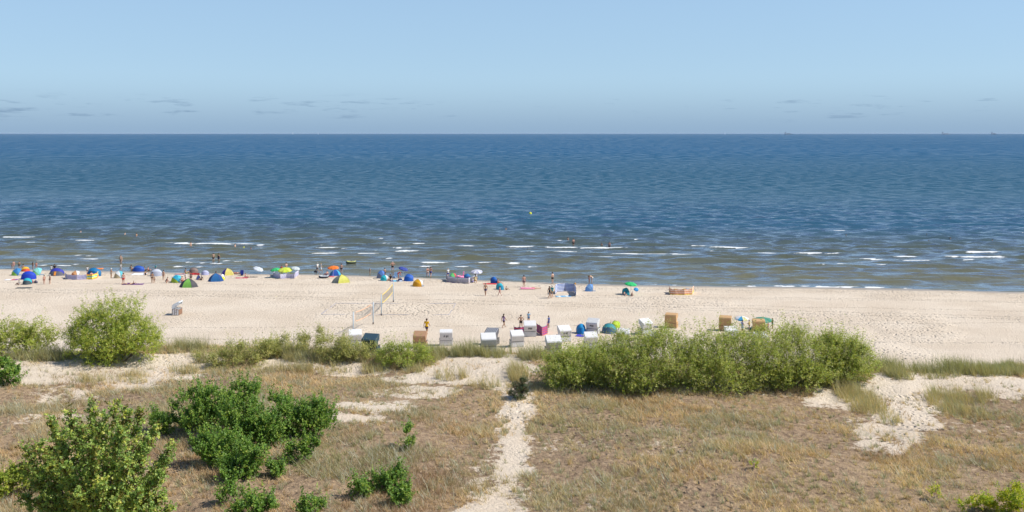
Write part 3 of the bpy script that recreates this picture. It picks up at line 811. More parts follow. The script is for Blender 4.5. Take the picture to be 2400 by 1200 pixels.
# ---------------------------------------------------------------- grasses
def blades(r, bx, by, nb, hgt, wid, lean, spread, cols, wind=(-.22, .05)):
    k = np.repeat(np.arange(len(bx)), nb)
    n = len(k)
    a = r.random(n) * 6.283; q = np.sqrt(r.random(n)) * spread[k]
    x = bx[k] + np.cos(a) * q; y = by[k] + np.sin(a) * q
    z = terrain(x, y) - .03
    h = hgt[k] * (.55 + .65 * r.random(n))
    an = r.random(n) * 6.283
    le = lean * h * (.25 + 1.1 * r.random(n))
    tx = x + np.cos(an) * le + wind[0] * h; ty = y + np.sin(an) * le + wind[1] * h
    w = wid * (.6 + .8 * r.random(n))
    fa = r.random(n) * 3.1416
    ox = np.cos(fa) * w * .5; oy = np.sin(fa) * w * .5
    V = np.stack([np.stack([x - ox, y - oy, z], 1), np.stack([x + ox, y + oy, z], 1), np.stack([tx, ty, z + h], 1)], 1).reshape(-1, 3)
    C = cols[k] * (.7 + .6 * r.random((n, 1)))
    return V, np.arange(n * 3).reshape(-1, 3), np.repeat(C, 3, axis=0)
r = np.random.default_rng(21)
def scatter(n, y0, y1, half=.60):
    y = y0 + (y1 - y0) * r.random(n * 2)
    x = (r.random(n * 2) * 2 - 1) * (y1 * half + 3)
    keep = np.abs(x) < y * half + 3
    return x[keep][:n], y[keep][:n]
MARRAM = patches([(430, 822, 70, 8, 1), (1080, 832, 80, 6, 1.25), (1190, 833, 70, 6, 1.25), (1012, 834, 30, 12, 1.1), (1250, 840, 30, 6, 1), (2095, 874, 40, 10, 1.1), (2180, 877, 60, 9, 1.2), (2300, 873, 110, 8, 1.25), (2400, 864, 60, 6, 1),
                  (1215, 884, 22, 18, .8), (2020, 945, 45, 34, .5), (2240, 960, 50, 26, .45), (2285, 935, 45, 18, .45), (1060, 884, 36, 8, .8), (980, 862, 24, 12, .8), (1140, 905, 36, 8, .7), (260, 894, 90, 6, .5), (440, 874, 40, 5, .5),
                  (140, 840, 34, 8, .9), (60, 842, 60, 6, .8), (480, 846, 24, 8, .6), (2090, 990, 26, 10, .5), (320, 882, 30, 5, .55), (700, 872, 120, 5, .6), (520, 840, 70, 10, .65), (620, 835, 60, 10, .7), (740, 838, 70, 10, .7), (850, 842, 50, 10, .7), (880, 868, 30, 10, .7)])
GREEN = patches([(820, 1085, 150, 44, .9), (900, 1060, 130, 40, .8), (760, 1105, 60, 30, .8), (1360, 1010, 120, 50, .5), (1400, 960, 90, 20, .6), (1900, 1150, 120, 30, .35), (180, 1010, 120, 30, .35), (420, 1000, 50, 20, .5), (1650, 1040, 120, 40, .3)])
# short dry grass
x, y = scatter(90000, 40, 92)
yc = crest(x)
s = sandmask(x, y); gr = blobs(GREEN, x, y)
dn = smooth((fbm(x / 3.2, y / 3.2, 5, 3) - .36) / .26)
keep = (r.random(len(x)) < (.14 + .86 * dn) * (1 - .93 * s)) & (y < yc + 1)
x, y, gr, dn = x[keep], y[keep], gr[keep], dn[keep]
tone = fbm(x / 7, y / 6, 7, 3)
tan = np.array([.56, .39, .215]); straw = np.array([.68, .515, .30]); brown = np.array([.32, .21, .135]); ol = np.array([.35, .325, .175]); grey = np.array([.44, .435, .33])
c = tan + (straw - tan) * smooth((tone - .45) / .2)[:, None]
c = c + (brown - c) * (.8 * smooth((.47 - tone) / .16))[:, None]
mixg = np.clip(gr * 1.1 + .75 * smooth((fbm(x / 8, y / 7, 2, 3) - .50) / .12), 0, 1)[:, None] * (.5 + .5 * r.random((len(x), 1)))
c = c + (ol - c) * mixg
gsel = (r.random(len(x)) < .10 + .16 * mixg[:, 0])[:, None]
c = np.where(gsel, grey, c)
hg = (.16 + .22 * r.random(len(x))) * (.75 + .6 * dn) * (1 + .5 * gr) + .16 * gsel[:, 0]
V, FA, C = blades(r, x, y, 7, hg, .028, .9, .10 + .10 * r.random(len(x)), c)
m = npmesh('dry_grass', V, FA, 3); cattr(m, 'col', C)
o = obj('dry_grass', m, GRASS); o['kind'] = 'stuff'; o['label'] = 'short sun-bleached dry grass covering the foreground dune'; o['category'] = 'grass'
# separate bent tufts standing out of the mat
x, y = scatter(15000, 40, 90)
s = sandmask(x, y)
keep = (r.random(len(x)) < np.where(s > .75, .05, .25 + .75 * smooth((fbm(x / 4, y / 4, 2, 3) - .42) / .2))) & (y < crest(x) + .5)
x, y = x[keep], y[keep]
gr = blobs(GREEN, x, y)
pick = r.random(len(x))[:, None]
c = np.where(pick < .38, np.array([.60, .47, .27]), np.where(pick < .62, np.array([.40, .39, .26]), np.where(pick < .82, np.array([.52, .36, .19]), np.array([.30, .30, .17]))))
c = c + (np.array([.33, .33, .16]) - c) * np.clip(gr, 0, .8)[:, None]
V, FA, C = blades(r, x, y, 18, .24 + .30 * r.random(len(x)) ** 1.5, .024, .75, .05 + .08 * r.random(len(x)), c, (-.2, .04))
m = npmesh('grass_tufts', V, FA, 3); cattr(m, 'col', C)
o = obj('grass_tufts', m, GRASS); o['kind'] = 'stuff'; o['label'] = 'bent straw coloured grass tufts standing out of the dune mat'; o['category'] = 'grass'
# tall marram on the crest and in drifts
x, y = scatter(170000, 52, 96)
ms_ = blobs(MARRAM, x, y)
clump = smooth((fbm(x / 1.5, y / 1.5, 3, 2) - .36) / .2)
keep = (r.random(len(x)) < np.clip(ms_ * 1.2 - .15, 0, 1) * (.18 + .82 * clump)) & (y < crest(x) + 3)
x, y = x[keep], y[keep]
dist = np.clip((crest(x) - y) / 9, 0, 1)
g1 = np.array([.30, .31, .125]); g2 = np.array([.54, .43, .23]); g3 = np.array([.38, .39, .25])
c = g1 + (g2 - g1) * np.clip(.25 + .75 * dist + .5 * (r.random(len(x)) - .5), 0, 1)[:, None]
c = np.where((r.random(len(x)) < .2)[:, None], g3, c)
hg = (.60 + .50 * r.random(len(x))) * (.55 + .75 * vn(x / 1.7, y / 1.7, 5)) * (1.0 + .25 * (1 - dist))
V, FA, C = blades(r, x, y, 9, hg, .025, .5, .12 + .14 * r.random(len(x)), c, (-.18, .03))
m = npmesh('marram_grass', V, FA, 3); cattr(m, 'col', C)
o = obj('marram_grass', m, GRASS); o['kind'] = 'stuff'; o['label'] = 'tall green marram grass along the dune crest'; o['category'] = 'grass'
# dry twigs and dead stalks lying in the litter
x, y = scatter(9000, 40, 88)
keep = r.random(len(x)) < (1 - .8 * sandmask(x, y)) * smooth((fbm(x / 4, y / 4, 1, 3) - .42) / .2)
x, y = x[keep], y[keep]
c = np.where(r.random((len(x), 1)) < .5, np.array([.13, .10, .075]), np.array([.22, .165, .12])) * np.ones((len(x), 1))
V, FA, C = blades(r, x, y, 5, .10 + .10 * r.random(len(x)), .03, 2.2, .16 + 0 * x, c, (0, 0))
m = npmesh('dead_stalks', V, FA, 3); cattr(m, 'col', C)
o = obj('dead_stalks', m, GRASS); o['kind'] = 'stuff'; o['label'] = 'dark dead stalks and litter between the dry grass'; o['category'] = 'litter'

# ================================================================ people
def seg(a, b): return (np.array(a, float), np.array(b, float))
def mirror(p): return (-p[0], p[1], p[2])
POSES = {}
def bones_of(J):
    """J: joint table -> list of (bone, p0, r0, p1, r1)"""
    B = []
    v = lambda k: np.array(J[k], float)
    pel, ch, nk, hd = v('pelvis'), v('chest'), v('neck'), v('head')
    wst = pel * .55 + ch * .45
    B += [('abd', pel, .128, wst, .115), ('chest', wst, .115, ch, .135), ('neck', nk - (nk - hd) * -.15, .062, hd * .6 + nk * .4, .056)]
    B += [('chest', ch, .135, nk * .8 + ch * .2, .075)]
    up = hd - nk; up = up / np.linalg.norm(up)
    fw = np.array(J.get('face', (0, 1, 0)), float); fw = fw - up * fw.dot(up); fw /= np.linalg.norm(fw)
    rt = np.cross(fw, up)
    B += [('head', hd + up * .045 - fw * .012, .094, hd - up * .065 + fw * .022, .064)]
    B += [('face', hd + fw * .085 - up * .012, .018, hd + fw * .105 - up * .03, .014)]
    for s in (-1, 1):
        B.append(('face', hd + rt * s * .088, .022, hd + rt * s * .09 - up * .03, .016))
    for s, S in ((-1, 'l'), (1, 'r')):
        g = lambda k: np.array(J[k + S], float) if (k + S) in J else np.array(J[k], float) * np.array([s, 1, 1])
        sh, el, wr, hp, kn, an, to = g('sh'), g('el'), g('wr'), g('hip'), g('kn'), g('an'), g('toe')
        B += [('chest', ch * .75 + sh * .25, .115, sh, .07), ('uarm', sh, .062, el, .043), ('farm', el, .043, wr, .030)]
        d = wr - el; d = d / np.linalg.norm(d)
        sd_ = np.cross(d, np.array([s * 1.0, .3, .2])); sd_ /= np.linalg.norm(sd_)
        pm = wr + d * .085
        B.append(('hand', wr, .028, pm, .034))
        nr = np.cross(sd_, d)
        for q, ln in zip((-.030, -.010, .010, .029), (.060, .075, .078, .066)):
            f0 = pm + sd_ * q; f1 = f0 + d * ln * .55; f2 = f1 + (d * .75 - nr * s * .5) * ln * .5
            B += [('hand', f0, .0105, f1, .0098), ('hand', f1, .0098, f2, .0088)]
        t0 = wr + d * .03 + sd_ * .026
        B.append(('hand', t0, .0125, t0 + d * .05 + sd_ * .034, .0105))
        B += [('abd', pel, .12, hp, .105), ('thigh', hp, .10, kn, .060), ('shin', kn, .060, kn * .65 + an * .35, .058), ('shin', kn * .65 + an * .35, .058, an, .038), ('foot', an, .042, to, .030)]
    return B, hd, up, fw
ST = dict(pelvis=(0, 0, .95), chest=(0, 0, 1.30), neck=(0, -.01, 1.47), head=(0, .015, 1.635), sh=(.185, -.01, 1.415), el=(.255, -.03, 1.14), wr=(.265, .06, .90), hip=(.09, 0, .92), kn=(.10, .02, .50), an=(.11, -.02, .075), toe=(.135, .13, .03))
def P_(base=ST, **k): d = dict(base); d.update(k); return d
JOINTS = {
    'stand': ST,
    'akimbo': P_(el=(.40, -.09, 1.17), wr=(.20, .03, 1.02), kn=(.13, .02, .5), an=(.17, -.02, .075), toe=(.20, .13, .03)),
    'walk': P_(knl=(-.09, .19, .53), anl=(-.09, .31, .10), toel=(-.10, .46, .07), knr=(.09, -.03, .50), anr=(.09, -.33, .14), toer=(.10, -.20, .03), ell=(-.24, -.17, 1.16), wrl=(-.24, -.16, .91), elr=(.24, .10, 1.15), wrr=(.22, .30, 1.0)),
    'hold': P_(el=(.25, .02, 1.15), wr=(.13, .25, 1.12)),
    'bend': P_(pelvis=(0, -.10, .93), chest=(0, .18, 1.13), neck=(0, .34, 1.17), head=(0, .48, 1.14), face=(0, .6, -1), sh=(.185, .28, 1.14), el=(.21, .38, .87), wr=(.16, .46, .63), hip=(.09, -.08, .91)),
    'sit': dict(pelvis=(0, 0, .135), chest=(0, -.09, .48), neck=(0, -.09, .65), head=(0, -.05, .81), sh=(.185, -.10, .595), el=(.27, -.20, .34), wr=(.25, -.31, .07), hip=(.09, .03, .12), kn=(.14, .40, .36), an=(.13, .70, .075), toe=(.14, .84, .05)),
    'crouch': dict(pelvis=(0, -.12, .36), chest=(0, .10, .66), neck=(0, .17, .82), head=(0, .24, .97), sh=(.185, .15, .76), el=(.27, .26, .52), wr=(.15, .44, .28), hip=(.09, -.10, .34), kn=(.17, .28, .44), an=(.13, -.02, .08), toe=(.15, .14, .03)),
    'lie': dict(pelvis=(0, 0, .13), chest=(0, -.35, .145), neck=(0, -.53, .15), head=(0, -.69, .15), face=(0, 0, 1), sh=(.185, -.46, .13), el=(.31, -.24, .07), wr=(.27, .0, .06), hip=(.09, .02, .115), kn=(.11, .45, .17), an=(.10, .87, .075), toe=(.13, .93, .20)),
}
def make_pose(key):
    B, hd, up, fw = bones_of(JOINTS[key])
    bm = bmesh.new()
    for nm, p0, r0, p1, r1 in B:
        for p, rr in ((p0, r0), (p1, r1)):
            bmesh.ops.create_icosphere(bm, subdivisions=2, radius=rr, matrix=Matrix.Translation(p))
        d = Vector(p1 - p0)
        if d.length > 1e-4:
            q = d.to_track_quat('Z', 'Y').to_matrix().to_4x4()
            bmesh.ops.create_cone(bm, cap_ends=True, segments=12, radius1=r0, radius2=r1, depth=d.length, matrix=Matrix.Translation((p0 + p1) / 2) @ q)
    m0 = bpy.data.meshes.new('body'); bm.to_mesh(m0); bm.free()
    o = bpy.data.objects.new('body_tmp', m0); COL.objects.link(o)
    q = o.modifiers.new('r', 'REMESH'); q.mode = 'VOXEL'; q.voxel_size = .0115
    q = o.modifiers.new('s', 'SMOOTH'); q.factor = .5; q.iterations = 2
    q = o.modifiers.new('d', 'DECIMATE'); q.ratio = .11
    dg = bpy.context.evaluated_depsgraph_get()
    m = bpy.data.meshes.new_from_object(o.evaluated_get(dg))
    bpy.data.objects.remove(o); bpy.data.meshes.remove(m0)
    m.name = 'body'
    m.polygons.foreach_set('use_smooth', [True] * len(m.polygons))
    n = len(m.vertices)
    co = np.empty(n * 3); m.vertices.foreach_get('co', co); co = co.reshape(-1, 3)
    no = np.empty(n * 3); m.vertices.foreach_get('normal', no); no = no.reshape(-1, 3)
    best = np.full(n, 9.); bi = np.zeros(n, int); bt = np.zeros(n)
    for i, (nm, p0, r0, p1, r1) in enumerate(B):
        d = p1 - p0; L = d.dot(d)
        tt = np.clip(((co - p0) @ d) / max(L, 1e-9), 0, 1)
        ds = np.linalg.norm(co - (p0 + tt[:, None] * d), axis=1) - (r0 + (r1 - r0) * tt)
        u = ds < best
        best[u] = ds[u]; bi[u] = i; bt[u] = tt[u]
    nm = np.array([b_[0] for b_ in B])[bi]
    faces = [tuple(p.vertices) for p in m.polygons]
    J = JOINTS[key]
    pel = np.array(J['pelvis'], float); ch = np.array(J['chest'], float)
    ax = (ch - pel) / np.linalg.norm(ch - pel)
    ht = (co - pel) @ ax                                   # height along the spine
    sl = np.linalg.norm(ch - pel)
    torso = (nm == 'abd') | (nm == 'chest')
    hu = (co - hd) @ up; hf = (co - hd) @ fw
    headv = (nm == 'head') | (nm == 'face') | (nm == 'neck')
    def shell(mask, offs):
        fs = [f for f in faces if all(mask[i] for i in f)]
        ids = sorted({i for f in fs for i in f}); mp_ = {v: k for k, v in enumerate(ids)}
        V = [tuple(co[i] + no[i] * offs) for i in ids]
        return mesh('garment', V, [tuple(mp_[i] for i in f) for f in fs], True)
    G = {
        'shorts': shell((torso & (ht < .10)) | ((nm == 'thigh') & (bt < .62)), .014),
        'briefs': shell((torso & (ht < .05)) | ((nm == 'thigh') & (bt < .12)), .008),
        'shirt': shell((torso & (ht > -.06)) | ((nm == 'uarm') & (bt < .55)), .014),
        'bikini_top': shell(torso & (ht > sl * .72) & (ht < sl * 1.08), .008),
        'swimsuit': shell((torso & (ht < sl * 1.05)) | ((nm == 'thigh') & (bt < .08)), .007),
        'dress': shell((torso & (ht > -.1)) | ((nm == 'thigh') & (bt < .75)), .03),
        'hair': shell(headv & (((hu > .035) & (hf < .075)) | ((hf < -.005) & (hu > -.07))), .012),
        'long_hair': shell((headv & (((hu > .035) & (hf < .075)) | ((hf < .0) & (hu > -.2)))) | ((nm == 'chest') & (ht > sl * 1.1) & (((co - ch) @ fw) < -.05)), .018),
        'hat': shell(headv & (hu > .02), .026),
    }
    POSES[key] = (m, G)
for k_ in JOINTS: make_pose(k_)
def skinmat(c):
    key = ('skin', c)
    if key not in _mats:
        m, t, b = shader('skin')
        co = node(t, 'ShaderNodeTexCoord').outputs['Object']
        n = tnoise(t, co, 7, 3)
        t.links.new(tmix(t, n, tuple(q * .86 for q in c), tuple(min(1, q * 1.12) for q in c)), b.inputs['Base Color'])
        b.inputs['Roughness'].default_value = .55; b.inputs['Subsurface Weight'].default_value = 0.0
        _mats[key] = m
    return _mats[key]
TANNED, LIGHT, RED = (.40, .225, .135), (.56, .345, .235), (.52, .27, .19)
BLK, NAVY, BLUE, REDC, WHT, GREY, TEAL, YEL, PINK, PURP = (.02, .02, .024), (.025, .035, .10), (.04, .10, .42), (.55, .03, .03), (.78, .77, .74), (.25, .25, .26), (.03, .33, .36), (.80, .52, .02), (.75, .22, .32), (.16, .06, .22)
BROWN, BLOND, GREYH = (.055, .03, .018), (.38, .26, .12), (.40, .38, .36)
def person(label, px, feet, top, pose='stand', rot=0, skin=LIGHT, wear=(('shorts', NAVY),), hair=BROWN, depth=None, scale=None, hairkind='hair', group=None, dy=0.0):
    if depth is None:
        p = onland(px, feet)
    else:
        p = seapt(px, feet); p.z = SEA - depth
    p.y += dy
    full = {'sit': .92, 'crouch': 1.07, 'bend': 1.25, 'lie': .3}.get(pose, 1.75)
    if scale is None:
        hh = (H - (top - HZ) / F * p.y) - p.z
        scale = max(.5, min(1.12, hh / full)) if pose not in ('lie',) else 1.0
    o = thing('person', label, 'person', p, rot, group, scale)
    m, G = POSES[pose]
    obj('body', m, skinmat(skin), o)
    for g_, c in wear:
        obj(g_, G[g_], fab(c, .85), o)
    if hair is not None:
        obj('hat' if hairkind == 'hat' else 'hair', G[hairkind], fab(hair, .7), o)
    return o

# ================================================================ beach furniture
def hood_tent(label, px, py, wpx, top, cols, rot=0, depth=1.2, span=125, sag=.05, group='beach tents by the water', sheet=(.25, .28, .34), lean=0):
    """pop-up beach shell: lunes of cloth swung about a ground axis, open to the far side"""
    p = onland(px, py)
    w = wpx / F * p.y
    c_, s_ = abs(math.cos(R(rot))), abs(math.sin(R(rot)))
    d = depth
    W_ = max(1.0, (w - d * s_) / max(c_, .35)) if s_ < .8 else max(1.2, w)
    p.y += d * .5 * c_ + W_ * .5 * s_
    p.z = max(float(terrain(np.array([p.x]), np.array([p.y]))[0]), SEA)
    hgt = max(.75, min(1.7, (H - (top - HZ) / F * p.y) - p.z))
    o = thing('beach_tent', label, 'tent', p, rot, group)
    n = len(cols); nu, nv = 14, 5
    def P(th, u, k=1.0):
        return Vector((W_ / 2 * math.cos(u), -math.cos(th) * d * .62 * math.sin(u) * k, max(.0, math.sin(th) * hgt * math.sin(u) ** .8 * k)))
    for i, c in enumerate(cols):
        a0 = R(span) * i / n; a1 = R(span) * (i + 1) / n
        V = []; FA = []
        for q in range(nv + 1):
            tt = q / nv
            for k in range(nu + 1):
                u = math.pi * k / nu
                V.append(P(a0 + (a1 - a0) * tt, u, 1 - sag * math.sin(math.pi * tt) * math.sin(u)))
        for q in range(nv):
            for k in range(nu):
                a = q * (nu + 1) + k
                FA.append((a, a + 1, a + nu + 2, a + nu + 1))
        obj('panel', mesh('panel', V, FA, True), fab(c, .6, .10, .25), o)
    for i in range(n + 1):
        a = R(span) * i / n
        v, f = tube([P(a, math.pi * k / 16, 1.005) for k in range(17)], .011, 5)
        obj('pole', mesh('pole', v, f, True), fab((.12, .12, .13), .5), o)
    q = 20
    V = [Vector((W_ / 2 * math.cos(2 * math.pi * k / q) * .98, d * .6 * math.sin(2 * math.pi * k / q), z)) for z in (.012, .03) for k in range(q)]
    FA = [tuple(range(q - 1, -1, -1)), tuple(range(q, 2 * q))] + [(k, (k + 1) % q, q + (k + 1) % q, q + k) for k in range(q)]
    obj('groundsheet', mesh('groundsheet', V, FA), fab(sheet, .8), o)
    return o
def ridge_tent(label, px, py, wpx, top, cols, rot=0, n=6, depth=1.5, group='beach tents by the water', apex=(0, 0), skirt=None):
    """pole tent: flat panels from a many-cornered base up to a peak"""
    p = onland(px, py)
    w = wpx / F * p.y
    p.y += depth * .5
    p.z = max(float(terrain(np.array([p.x]), np.array([p.y]))[0]), SEA)
    hgt = max(.7, min(1.8, (H - (top - HZ) / F * p.y) - p.z))
    o = thing('beach_tent', label, 'tent', p, rot, group)
    ang = [-math.pi / 2 - math.pi / n + 2 * math.pi * k / n for k in range(n)]
    base = [Vector((math.cos(a) * w * .5 / max(math.cos(math.pi / n), .8), math.sin(a) * depth * .55, 0)) for a in ang]
    ap = Vector((apex[0] * w, apex[1], hgt))
    for k in range(n):
        a, b_ = base[k], base[(k + 1) % n]
        V = []; FA = []
        m_ = 6
        for i in range(m_ + 1):
            tt = i / m_
            for j in range(m_ + 1):
                q = a.lerp(b_, j / m_)
                v = q.lerp(ap, tt)
                bulge = .16 * math.sin(math.pi * tt) * w * .5
                out = Vector((q.x, q.y, 0)).normalized() * bulge
                v = v + out + Vector((0, 0, .10 * hgt * math.sin(math.pi * tt)))
                v -= Vector((q.x, q.y, 0)).normalized() * .05 * math.sin(math.pi * j / m_) * math.sin(math.pi * tt)
                V.append(v)
        for i in range(m_):
            for j in range(m_):
                s0 = i * (m_ + 1) + j
                FA.append((s0, s0 + 1, s0 + m_ + 2, s0 + m_ + 1))
        obj('panel', mesh('panel', V, FA, True), fab(cols[k % len(cols)], .6, .10, .2), o)
        pts = []
        for i in range(9):
            tt = i / 8
            v = a.lerp(ap, tt) + a.normalized() * .165 * math.sin(math.pi * tt) * w * .5 + Vector((0, 0, .105 * hgt * math.sin(math.pi * tt)))
            pts.append(v)
        v, f = tube(pts, .010, 5)
        obj('pole', mesh('pole', v, f, True), fab((.12, .12, .13), .5), o)
    V = [v * .97 + Vector((0, 0, z)) for z in (.012, .03) for v in base]
    FA = [tuple(range(n - 1, -1, -1)), tuple(range(n, 2 * n))] + [(k, (k + 1) % n, n + (k + 1) % n, n + k) for k in range(n)]
    obj('groundsheet', mesh('groundsheet', V, FA), fab((.2, .2, .22), .8), o)
    return o
def windbreak(label, pts, hgt, mat, seed=0, group='windbreaks on the beach', post=(.45, .33, .2), sag=.05, lean=0.0):
    """cloth screen on posts; pts are ground points in order"""
    P = [onland(*q) for q in pts]
    c = sum(P, Vector()) / len(P)
    o = thing('windbreak', label, 'windbreak', c, 0, group)
    r_ = random.Random(seed)
    loc = [q - c for q in P]
    for q in loc:
        v, f = tube([q + Vector((0, 0, -.2)), q + Vector((r_.uniform(-.03, .03), r_.uniform(-.03, .03), hgt + .10))], .018, 6)
        obj('post', mesh('post', v, f), fab(post, .7), o)
    for a, b_ in zip(loc[:-1], loc[1:]):
        n = 12; m_ = 5
        V = []; FA = []
        d = (b_ - a); nr = Vector((-d.y, d.x, 0)).normalized()
        ph = r_.uniform(-1, 1)
        for j in range(m_ + 1):
            z = hgt * j / m_
            for i in range(n + 1):
                u = i / n
                bow = math.sin(math.pi * u) * (.10 + .06 * ph) * (.5 + .5 * j / m_) * d.length * .3
                ripple = .015 * math.sin(u * 17 + j + ph * 5)
                zz = z - sag * math.sin(math.pi * u) * (j / m_) + .02 * math.sin(u * 9 + ph)
                V.append(a + d * u + nr * (bow + ripple) + Vector((0, 0, zz + .02)))
        for j in range(m_):
            for i in range(n):
                q = j * (n + 1) + i
                FA.append((q, q + 1, q + n + 2, q + n + 1))
        obj('cloth', mesh('cloth', V, FA, True), mat, o)
    return o
def parasol(label, px, base_py, wpx, top, cols, tilt=(0, 0), n=8, group='parasols on the beach', dome=.30, rotz=0, base=None):
    p = onland(px, base_py) if base is None else Vector(base)
    r_ = wpx / F * p.y / 2
    hgt = (H - (top - HZ) / F * p.y) - p.z
    hgt = max(1.0, min(2.6, hgt))
    o = thing('parasol', label, 'parasol', p, rotz, group)
    tl = Matrix.Rotation(R(tilt[0]), 4, 'X') @ Matrix.Rotation(R(tilt[1]), 4, 'Y')
    cz = hgt - r_ * dome
    piv = Vector((0, 0, cz * .92))
    T = Matrix.Translation(piv) @ tl @ Matrix.Translation(-piv)
    v, f = tube([(0, 0, -.3), (0, 0, cz * .92)], .018, 8)
    pole = obj('pole', mesh('pole', v, f, True), fab((.75, .75, .75), .4), o)
    v, f = tube([T @ Vector((0, 0, cz * .92)), T @ Vector((0, 0, hgt + .06))], .014, 8)
    obj('upper_pole', mesh('pole', v, f, True), fab((.75, .75, .75), .4), o)
    pn = []
    for k in range(n):
        a0, a1 = 2 * math.pi * k / n, 2 * math.pi * (k + 1) / n
        V = []; FA = []
        m_ = 6
        for i in range(m_ + 1):
            q = i / m_
            for j in range(5):
                u = j / 4
                e0 = Vector((math.cos(a0), math.sin(a0), 0)); e1 = Vector((math.cos(a1), math.sin(a1), 0))
                e = e0.lerp(e1, u)
                zz = cz + r_ * dome * (1 - q ** 1.7) - .04 * math.sin(math.pi * u) * q
                V.append(T @ Vector((e.x * r_ * q, e.y * r_ * q, zz)))
        for j in range(5):
            u = j / 4
            e = Vector((math.cos(a0), math.sin(a0), 0)).lerp(Vector((math.cos(a1), math.sin(a1), 0)), u)
            V.append(T @ Vector((e.x * r_ * 1.0, e.y * r_ * 1.0, cz - .10 - .03 * math.sin(math.pi * u))))
        for i in range(m_ + 1):
            for j in range(4):
                q = i * 5 + j
                FA.append((q, q + 1, q + 6, q + 5))
        cl_ = cols[k % len(cols)]
        pn.append(obj('panel', mesh('panel', V, FA, True), cl_ if not isinstance(cl_, tuple) else fab(cl_, .7, .08, .3), o))
    for k in range(n):
        a0 = 2 * math.pi * k / n
        e = Vector((math.cos(a0), math.sin(a0), 0))
        v, f = tube([T @ (e * (r_ * q) + Vector((0, 0, cz + r_ * dome * (1 - q ** 1.7) - .012))) for q in (0, .35, .7, 1)], .006, 4)
        obj('rib', mesh('rib', v, f), fab((.6, .6, .6), .4), pn[k])
    return o
def towel(label, px, py, l, w, mat, rot=0, seed=0, name='towel', cat='towel', group=None, thick=.02):
    p = onland(px, py)
    n, m_ = 12, 8
    V = []; FA = []
    r_ = random.Random(seed)
    f1, f2 = r_.uniform(3, 6), r_.uniform(3, 6)
    for side in (1, 0):
        for j in range(m_ + 1):
            for i in range(n + 1):
                u, v = i / n - .5, j / m_ - .5
                z = .012 + .012 * math.sin(u * f1 * 3) * math.sin(v * f2 * 3 + 1) + side * thick
                V.append(Vector((u * l + .02 * math.sin(v * 9), v * w + .02 * math.sin(u * 8), max(z, .006))))
    N = (n + 1) * (m_ + 1)
    for j in range(m_):
        for i in range(n):
            q = j * (n + 1) + i
            FA.append((q, q + 1, q + n + 2, q + n + 1))
            FA.append((N + q, N + q + n + 1, N + q + n + 2, N + q + 1))
    for i in range(n):
        FA.append((i, N + i, N + i + 1, i + 1)); q = m_ * (n + 1) + i
        FA.append((q, q + 1, N + q + 1, N + q))
    for j in range(m_):
        q = j * (n + 1)
        FA.append((q, q + n + 1, N + q + n + 1, N + q)); q += n
        FA.append((q, N + q, N + q + n + 1, q + n + 1))
    o = obj(name, mesh(name, V, FA, True), mat, None, p + Vector((0, 0, .01)), (0, 0, R(rot)))
    return tag(o, label, cat, group)
def airbed(label, px, py, l, w, c, rot=0, ontowater=False):
    p = seapt(px, py) if ontowater else onland(px, py)
    p.z = max(p.z, SEA + .02) if ontowater else p.z
    o = thing('airbed', label, 'airbed', p, rot)
    for k in range(5):
        v, f = tube([(-l / 2 + .05, (k - 2) * w / 5, .10), (-l / 2 + .12, (k - 2) * w / 5, .11), (l / 2 - .12, (k - 2) * w / 5, .11), (l / 2, (k - 2) * w / 5, .10)], [.05, w / 9, w / 9, .05], 10)
        obj('air_chamber', mesh('air_chamber', v, f, True), fab(c, .35), o)
    v, f = box(-l / 2 + .16, 0, .20, .30, w * .9, .12, .04)
    obj('pillow', mesh('pillow', v, f, True), fab(c, .35), o)
    return o
def bag(label, px, py, c, s=.5, seed=0, name='beach_bag'):
    p = onland(px, py)
    o = thing(name, label, 'bag', p, seed * 37)
    bm = bmesh.new()
    bmesh.ops.create_uvsphere(bm, u_segments=14, v_segments=9, radius=.5)
    r_ = random.Random(seed)
    for v in bm.verts:
        v.co.x *= s * 1.2; v.co.y *= s * .7; v.co.z = max(-.25, v.co.z) * s * .9 + .24 * s
        v.co += Vector((r_.uniform(-.02, .02), r_.uniform(-.02, .02), r_.uniform(-.01, .015)))
    m = bpy.data.meshes.new('sack'); bm.to_mesh(m); bm.free()
    m.polygons.foreach_set('use_smooth', [True] * len(m.polygons))
    obj('sack', m, fab(c, .8), o)
    v, f = tube([(-.22 * s, 0, .5 * s), (-.16 * s, 0, .78 * s), (0, 0, .88 * s), (.16 * s, 0, .78 * s), (.22 * s, 0, .5 * s)], .016, 6)
    obj('handle', mesh('handle', v, f, True), fab(tuple(q * .6 for q in c), .8), o)
    return o

